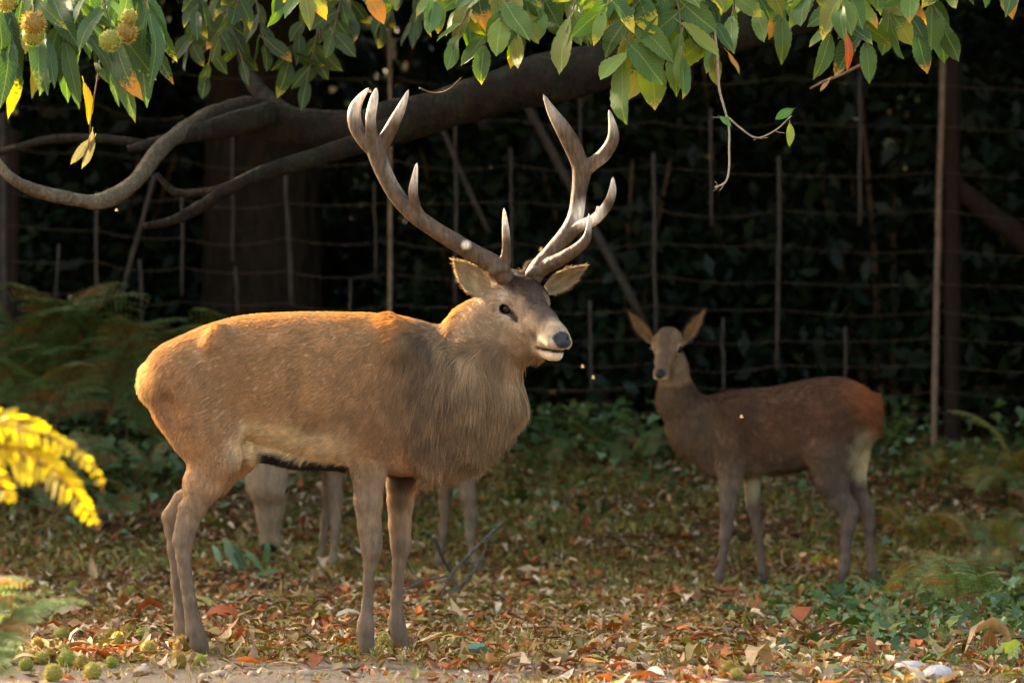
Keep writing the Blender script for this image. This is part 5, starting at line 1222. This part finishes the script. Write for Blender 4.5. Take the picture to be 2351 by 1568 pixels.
# grass
M_GRASS = mat_leafy('grass', 0.3, 0.5, 0.3)
def grass_dens(px, py, x, y):
    n = noise(np.stack([x, y, x * 0], -1), 1.6, 71); d = sstep(.40, .64, n) * .7
    d = np.maximum(d, .95 * np.exp(-((py - 1490) / 30) ** 2) * sstep(380, 560, px) * sstep(1500, 1200, px)); d = np.maximum(d, .8 * sstep(.4, .6, n) * sstep(1380, 1440, py) * sstep(1050, 1200, px) * sstep(1900, 1700, px))
    d = np.maximum(d, .5 * sstep(1090, 1030, py)); return d * (1 - .7 * path_k(px, py))
x, y, g = scatter_region(110000, 23, grass_dens)
n = len(x); h = g.uniform(.008, .030, n) * (1 + .9 * sstep(14, 18, y)); a = g.uniform(0, 6.28, n); lean = g.normal(0, .6, (n, 2)); w = .0028 * (1 + .5 * sstep(13, 18, y))
z = ground_z(x, y); b0 = np.stack([x - np.cos(a) * w, y - np.sin(a) * w, z - .002], 1); b1 = np.stack([x + np.cos(a) * w, y + np.sin(a) * w, z - .002], 1); tp = np.stack([x + lean[:, 0] * h, y + lean[:, 1] * h, z + h], 1)
mid = (b0 + b1) / 2 * .45 + tp * .55 + np.stack([-lean[:, 0] * h * .18, -lean[:, 1] * h * .18, h * .1], 1); off = np.stack([np.cos(a) * w * .8, np.sin(a) * w * .8, 0 * a], 1)
v = np.stack([b0, b1, mid + off, mid - off, tp], 1).reshape(-1, 3); k = np.arange(n) * 5
gc = np.array([lin(130, 124, 56), lin(112, 112, 50), lin(148, 134, 68), lin(164, 144, 84), lin(100, 102, 46)])
c = np.repeat(gc[g.integers(0, 5, n)] * (.7 + .6 * g.random((n, 1))), 5, 0)
link('grass', mesh_from('grass', v, [np.stack([k, k + 1, k + 2, k + 3], 1), np.stack([k + 3, k + 2, k + 4], 1)], [M_GRASS], True, c), label='short thin grass growing through the leaf litter', cat='grass', kind='stuff')
# ivy and low leafy plants
M_IVY = mat_leafy('ivy', 0.18, 0.5, 0.25)
def low_leaves(x, y, g, size, hgt, cols):
    n = len(x); out = np.array([(0, 0, 0), (.38, -.12, .06), (.5, .3, .1), (.22, .5, .05), (0, 1, -.08), (-.22, .5, .05), (-.5, .3, .1), (-.38, -.12, .06)])
    s = size * np.exp(g.normal(0, .3, n)); v = out[None] * s[:, None, None]
    def rot(v, a, i, j):
        c_, s_ = np.cos(a)[:, None], np.sin(a)[:, None]; w_ = v.copy(); w_[..., i] = v[..., i] * c_ - v[..., j] * s_; w_[..., j] = v[..., i] * s_ + v[..., j] * c_; return w_
    v = rot(rot(rot(v, g.normal(-.3, .5, n), 1, 2), g.normal(0, .45, n), 0, 2), g.uniform(0, 6.28, n), 0, 1)
    hh = hgt * g.random(n) ** 1.4; hh = hh if np.ndim(hh) else np.full(n, hh)
    v = v + np.stack([x, y, ground_z(x, y) + .015 + hh], 1)[:, None, :]
    f = np.array([(0, 1, 2, 3), (0, 3, 4, 5), (0, 5, 6, 7)]); f = (f[None] + (np.arange(n) * 8)[:, None, None]).reshape(-1, 4)
    c = np.repeat(cols[g.integers(0, len(cols), n)] * (.6 + .7 * g.random((n, 1))), 8, 0)
    return v.reshape(-1, 3), f, c
IVC = np.array([lin(78, 98, 54), lin(66, 88, 46), lin(98, 114, 62), lin(118, 134, 96), lin(78, 98, 44), lin(108, 114, 54)])
def ivy_right(px, py, x, y):
    n = noise(np.stack([x, y, x * 0], -1), 1.1, 81)
    return sstep(1500, 2100, px) * sstep(1300, 1360, py) * sstep(1520 + 0 * px, 1470, py - 40 * sstep(1900, 2250, px)) * (.25 + 1.0 * sstep(.35, .6, n)) + .03 * sstep(.6, .75, n)
x, y, g = scatter_region(18000, 24, ivy_right); v, f, c = low_leaves(x, y, g, .040, .10 * sstep(.6, 2.0, x), IVC)
link('ivy', mesh_from('ivy', v, f, [M_IVY], True, c), label='dark green ivy creeping over the litter in front of the hind', cat='ivy', kind='stuff')
def ivy_left(px, py, x, y):
    n = noise(np.stack([x, y, x * 0], -1), .9, 82); n2 = noise(np.stack([x, y, x * 0], -1), 2.3, 83)
    left = sstep(640, 380, px + 80 * (n - .5)) * sstep(1200, 1110, py)
    mid = .75 * sstep(1110, 1050, py + 60 * (n - .5)) * sstep(.35, .6, n2) + .9 * sstep(1120, 1060, py) * sstep(1150, 1220, px) * sstep(1560, 1420, px) * sstep(.3, .5, n2)
    return np.clip(left * (.4 + .8 * n) + mid + .05 * sstep(1300, 1200, py), 0, 1)
x, y, g = scatter_region(40000, 25, ivy_left); v, f, c = low_leaves(x, y, g, .052, .20 * sstep(16.0, 18.5, y) + .06, IVC * .95)
link('undergrowth', mesh_from('undergrowth', v, f, [M_IVY], True, c), label='low green undergrowth covering the bank below the bracken', cat='undergrowth', kind='stuff')

# ------------------------------------------------------------------ single fallen leaves, the large ones one can pick out
def on_ground(px, py):
    d = CAMH * F / (py - HY)
    for _ in range(4): d = (CAMH - float(ground_z((px - CX) * d / F, d))) * F / (py - HY)
    return np.array([(px - CX) * d / F, d, float(ground_z((px - CX) * d / F, d))])
M_DRY = mat_leafy('dry leaf', 0.15, 0.55, 0.25, objcol=True)
def dry_leaf(name, seed):
    g = np.random.default_rng(seed); n = 9; t = np.linspace(0, 1, n); half = .22 * np.interp(t, [0, .1, .3, .55, .8, 1], [.06, .5, .95, 1, .6, 0])
    kl, kw = g.uniform(-.9, .9), g.uniform(.2, 1.2); v, u = [], []
    for i, ti in enumerate(t):
        wv = half[i] * (1 + .10 * (-1) ** i * (0 < i < n - 1))
        for sx in (-1, -.5, 0, .5, 1):
            a = kw * sx; v.append((math.sin(a) / max(kw, .1) * wv, ti - .5, kl * (ti - .5) ** 2 + (1 - math.cos(a)) / max(kw, .1) * wv * 1.3 + g.normal(0, .008))); u.append((sx * half[i] / .22, ti))
    f = [(5 * i + j, 5 * i + j + 1, 5 * i + j + 6, 5 * i + j + 5) for i in range(n - 1) for j in range(4)]
    v = np.array(v); v[:, 2] -= v[:, 2].min()
    return mesh_from(name, v, np.array(f), [M_DRY], True, uvs=np.array(u))
DRY = [dry_leaf('dry_leaf', i) for i in range(7)]
KINDS = [('rust-orange curled fallen leaf lying on the litter', 'rust-orange fallen leaves', [lin(186, 88, 38), lin(168, 78, 36), lin(196, 104, 46)], 80), ('pale tan curled fallen leaf lying on the litter', 'pale tan fallen leaves', [lin(186, 152, 112), lin(176, 140, 98), lin(196, 168, 132)], 80),
         ('dark brown dry fallen leaf lying on the litter', 'dark brown fallen leaves', [lin(116, 72, 44), lin(98, 64, 42)], 50), ('yellow-green fallen leaf lying on the litter', 'yellow-green fallen leaves', [lin(160, 150, 62), lin(140, 140, 60)], 25), ('grey-green upturned fallen leaf lying on the litter', 'grey-green fallen leaves', [lin(126, 142, 112), lin(104, 126, 96)], 22)]
gr = random.Random(17)
def fallen(px, py, label, group, col, size, stand=0.0, name='fallen_leaf'):
    p = on_ground(px, py); o = link(name, gr.choice(DRY), None, p + np.array([0, 0, .012]), label, 'leaf', group)
    s = size; o.scale = (s * gr.uniform(.7, 1.2), s, s); o.rotation_euler = (gr.gauss(stand, .2), gr.gauss(0, .2), gr.uniform(0, 6.28))
    c = np.array(col) * gr.uniform(.6, 1.0); o.color = (*[float(v) for v in c], 1); o['tip'] = gr.uniform(-.3, .2); o['tipcol'] = [float(v) * .6 for v in c]; return o
for lab, grp, cols, cnt in KINDS:
    for i in range(cnt):
        py = 1568 - 300 * gr.random() ** 1.3; px = gr.uniform(-10, 2360)
        if py > 1500 and px < 1200 and gr.random() < .8: py -= 120
        fallen(px, py, lab, grp, gr.choice(cols), gr.uniform(.07, .115))
for (px, py, lab, col, sz, st) in [(568, 1529, 'long bright orange fallen leaf on the bare strip before the stag', lin(214, 110, 36), .11, .1), (512, 1428, 'large rust-red fallen leaf behind the near hind hoof of the stag', lin(176, 84, 40), .18, .1), (1130, 1530, 'single pinkish tan fallen leaf on the bare strip beyond the front hooves', lin(214, 156, 112), .12, .5),
                               (2270, 1500, 'broad brown oak leaf lying in the corner of the litter by the ivy', lin(168, 104, 60), .17, .9), (1995, 1500, 'upright ginger-brown fallen leaf among tan leaves before the ivy', lin(182, 108, 60), .15, .9), (1345, 1310, 'red-brown fallen leaf standing on edge among the litter behind the stag', lin(176, 72, 36), .15, 1.0),
                               (965, 1415, 'bright orange fallen leaf beside the far front leg of the stag', lin(222, 110, 30), .10, .8), (1385, 1195, 'big rust-brown fallen leaf on the slope between stag and hind', lin(150, 78, 42), .16, .4), (500, 1482, 'small orange fallen leaf at the toe of the near hind hoof', lin(216, 116, 40), .07, .6)]:
    fallen(px, py, lab, None, col, sz, st)

# burrs on the ground
BP = [(141, 1469), (86, 1492), (32, 1497), (77, 1519), (95, 1524), (113, 1519), (143, 1505), (154, 1530), (186, 1537), (213, 1558), (254, 1474), (270, 1485), (295, 1460), (256, 1533), (410, 1533), (417, 1496), (147, 1342), (166, 1354), (313, 1345), (345, 1367), (302, 1365), (122, 1564), (186, 1247), (209, 1367), (460, 1527), (905, 1487), (885, 1484), (1670, 1556), (1690, 1560), (620, 1262), (1260, 1385), (60, 1535), (20, 1520), (1215, 1420), (340, 1500), (100, 1365), (30, 1470)]
for i, (px, py) in enumerate(BP):
    p = on_ground(px, py); r = gr.uniform(.019, .031); k = gr.choice((0, 1, 2, 2, 0))
    o = link('chestnut_burr', BURRS[k], None, p + np.array([0, 0, r * .8]), ('yellowish spiny chestnut burr fallen among the leaves', 'greenish spiny chestnut burr fallen among the leaves', 'brownish dried chestnut burr fallen among the leaves')[k], 'burr', ('yellowish burrs on the ground', 'greenish burrs on the ground', 'brownish burrs on the ground')[k]); o.scale = (r, r, r * .92); o.rotation_euler = (i, i * 2, i * 3)
p = on_ground(329, 1472); o = link('chestnut_burr', BURRS[1], None, p + np.array([0, 0, .026]), 'fresh bright green chestnut burr on the trodden soil', 'burr'); o.scale = (.03, .03, .028)

# dead branch with its twigs
def dead_branch():
    d = 15.2; base = W(1040, 1345, d); base[2] = float(ground_z(base[0], d))
    o = link('dead_branch', None, loc=base, label='bare dead branch with crooked grey twigs lying behind the stag', cat='branch')
    for i, (pts, r) in enumerate([([(997, 1231, -.2), (1013, 1273, -.1), (1032, 1310, 0), (1045, 1335, 0), (1056, 1362, 0)], .010), ([(1154, 1197, .25), (1130, 1222, .2), (1106, 1245, .1), (1063, 1287, 0), (1035, 1318, -.1), (1020, 1350, -.15), (1010, 1378, -.2)], .009), ([(932, 1351, -.3), (974, 1334, -.2), (1020, 1323, -.1), (1040, 1318, 0)], .007),
                                ([(1056, 1350, 0), (1070, 1330, .0), (1088, 1309, .1), (1104, 1280, .15), (1117, 1255, .2)], .008), ([(1063, 1290, 0), (1090, 1290, .0), (1112, 1282, -.1)], .005), ([(1106, 1245, .1), (1122, 1240, 0), (1128, 1225, 0)], .004), ([(932, 1290, -.2), (950, 1318, -.15), (975, 1335, -.2)], .005), ([(1020, 1290, 0), (1012, 1268, .1), (1018, 1246, .1)], .004)]):
        q = catmull(pts, 5); P = np.array([W(a, b, d + c) for a, b, c in q]); P[:, 2] = np.maximum(P[:, 2], ground_z(P[:, 0], P[:, 1]) + .006)
        mb = MB(); add_tube(mb, P, np.linspace(r, r * .5, len(P)), 6, rough=.15, rscale=40); link('twig', mb.mesh('twig', [M_DEAD], origin=base), o)
dead_branch()
def stick(pts, r, label, d=None, matl=None):
    q = catmull(pts, 5); P = np.array([on_ground(a, b) for a, b in q]) + np.array([0, 0, r]); base = P[0].copy()
    mb = MB(); add_tube(mb, P, np.linspace(r, r * .6, len(P)), 6, rough=.15, rscale=30); link('fallen_stick', mb.mesh('fallen_stick', [matl or M_DEAD], origin=base), None, base, label, 'stick')
stick([(1940, 1354), (2010, 1360), (2080, 1352), (2120, 1345)], .010, 'dark thin stick lying just below the hooves of the hind')
stick([(1300, 1345), (1350, 1352), (1400, 1338)], .014, 'short black stick lying in the litter behind the front legs of the stag')
stick([(2050, 1495), (2090, 1510), (2110, 1515)], .012, 'dark broken stick among tan leaves before the ivy')
# chestnut sprig with grey-green leaves lying near the grazing hind
def sprig():
    base = on_ground(560, 1330); o = link('fallen_sprig', None, loc=base, label='fallen chestnut sprig with grey-green leaves below the grazing hind', cat='sprig')
    global T0; keep = T0; T0 = base
    d = 16.3
    for (x0, y0, x1, y1, s, c) in [(505, 1275, 488, 1228, .10, lin(150, 164, 128)), (545, 1288, 512, 1208, .17, lin(140, 158, 118)), (560, 1290, 520, 1196, .14, lin(74, 96, 54)), (600, 1288, 566, 1238, .13, lin(110, 130, 88)), (612, 1276, 612, 1225, .12, lin(84, 110, 58)), (590, 1300, 640, 1290, .12, lin(120, 130, 84))]:
        a = W(x0, y0 + 18, d); b = W(x1, y1 + 18, d); put_leaf(a, b - a, (.2, -1, .3), s, LEAVES_N, c, -.4, parent=o)
    twig([(500, 1303), (545, 1308), (600, 1300), (650, 1280), (690, 1268)], d, .005, parent=o, material=M_TWIG); T0 = keep
sprig()
# pale stone in the corner, pebbles on the bare strip
def stone(px, py, size, sq, seed, label, col, group=None):
    g = np.random.default_rng(seed); th = np.linspace(0, math.pi, 9); ph = np.arange(14) * 2 * math.pi / 14
    v = np.array([[math.sin(a) * math.cos(b), math.sin(a) * math.sin(b) * .8, math.cos(a) * sq] for a in th for b in ph]); v *= size * (.75 + .5 * noise(v + seed, 1.6, seed))[:, None]
    f = np.array([(i * 14 + j, (i + 1) * 14 + j, (i + 1) * 14 + (j + 1) % 14, i * 14 + (j + 1) % 14) for i in range(8) for j in range(14)])
    o = link('stone', mesh_from('stone', v, f, [col]), None, on_ground(px, py) + np.array([0, 0, size * sq * .35]), label, 'stone', group); o.rotation_euler.z = seed
M_STONE = mat_plain('pale stone', lin(168, 160, 150), 0.85, .2, 30, .25, .6, .006); M_PEB = mat_plain('pebble', lin(150, 130, 106), 0.85, .2, 40, .3, .5, .004)
stone(2090, 1538, .055, .45, 3, 'whitish broken stone half hidden in the ivy', M_STONE); stone(2150, 1562, .06, .6, 8, 'larger whitish stone lying against the broken one', M_STONE)
for i, (px, py) in enumerate([(540, 1548), (580, 1552), (505, 1552), (618, 1545), (470, 1556), (700, 1550), (400, 1560), (820, 1556), (330, 1545), (900, 1545)]): stone(px, py, .013 + .008 * (i % 3), .6, 20 + i, 'small grey pebble on the bare strip before the stag', M_PEB, 'pebbles on the bare strip')
# gnats catching the light
M_GNAT, n_, l_, b_ = mat('pale insect wing'); b_.inputs['Base Color'].default_value = (.9, .62, .25, 1); b_.inputs['Roughness'].default_value = .3
for i, (px, py, d) in enumerate([(1338, 843, 10.0), (1243, 575, 9.6), (1703, 958, 10.6), (268, 484, 11.6), (850, 212, 11.6), (1362, 868, 10.2)]):
    mb = MB(); s = .0055
    add_tube(mb, np.array([(-1, 0, 0), (-.5, 0, 0), (.3, 0, 0), (1, 0, .1)]) * s, np.array([.1, .3, .35, .15]) * s, 6)
    for sd in (-1, 1): mb.add(np.array([(0, 0, .3), (.5, sd * .6, 1.1), (-.2, sd * 1.4, 1.6), (-.8, sd * .8, 1.0)]) * s, np.array([(0, 1, 2, 3)]))
    link('flying_insect', mb.mesh('flying_insect', [M_GNAT]), None, W(px, py, d), 'tiny pale flying insect hovering in the air near the deer', 'insect', 'insects in the air')
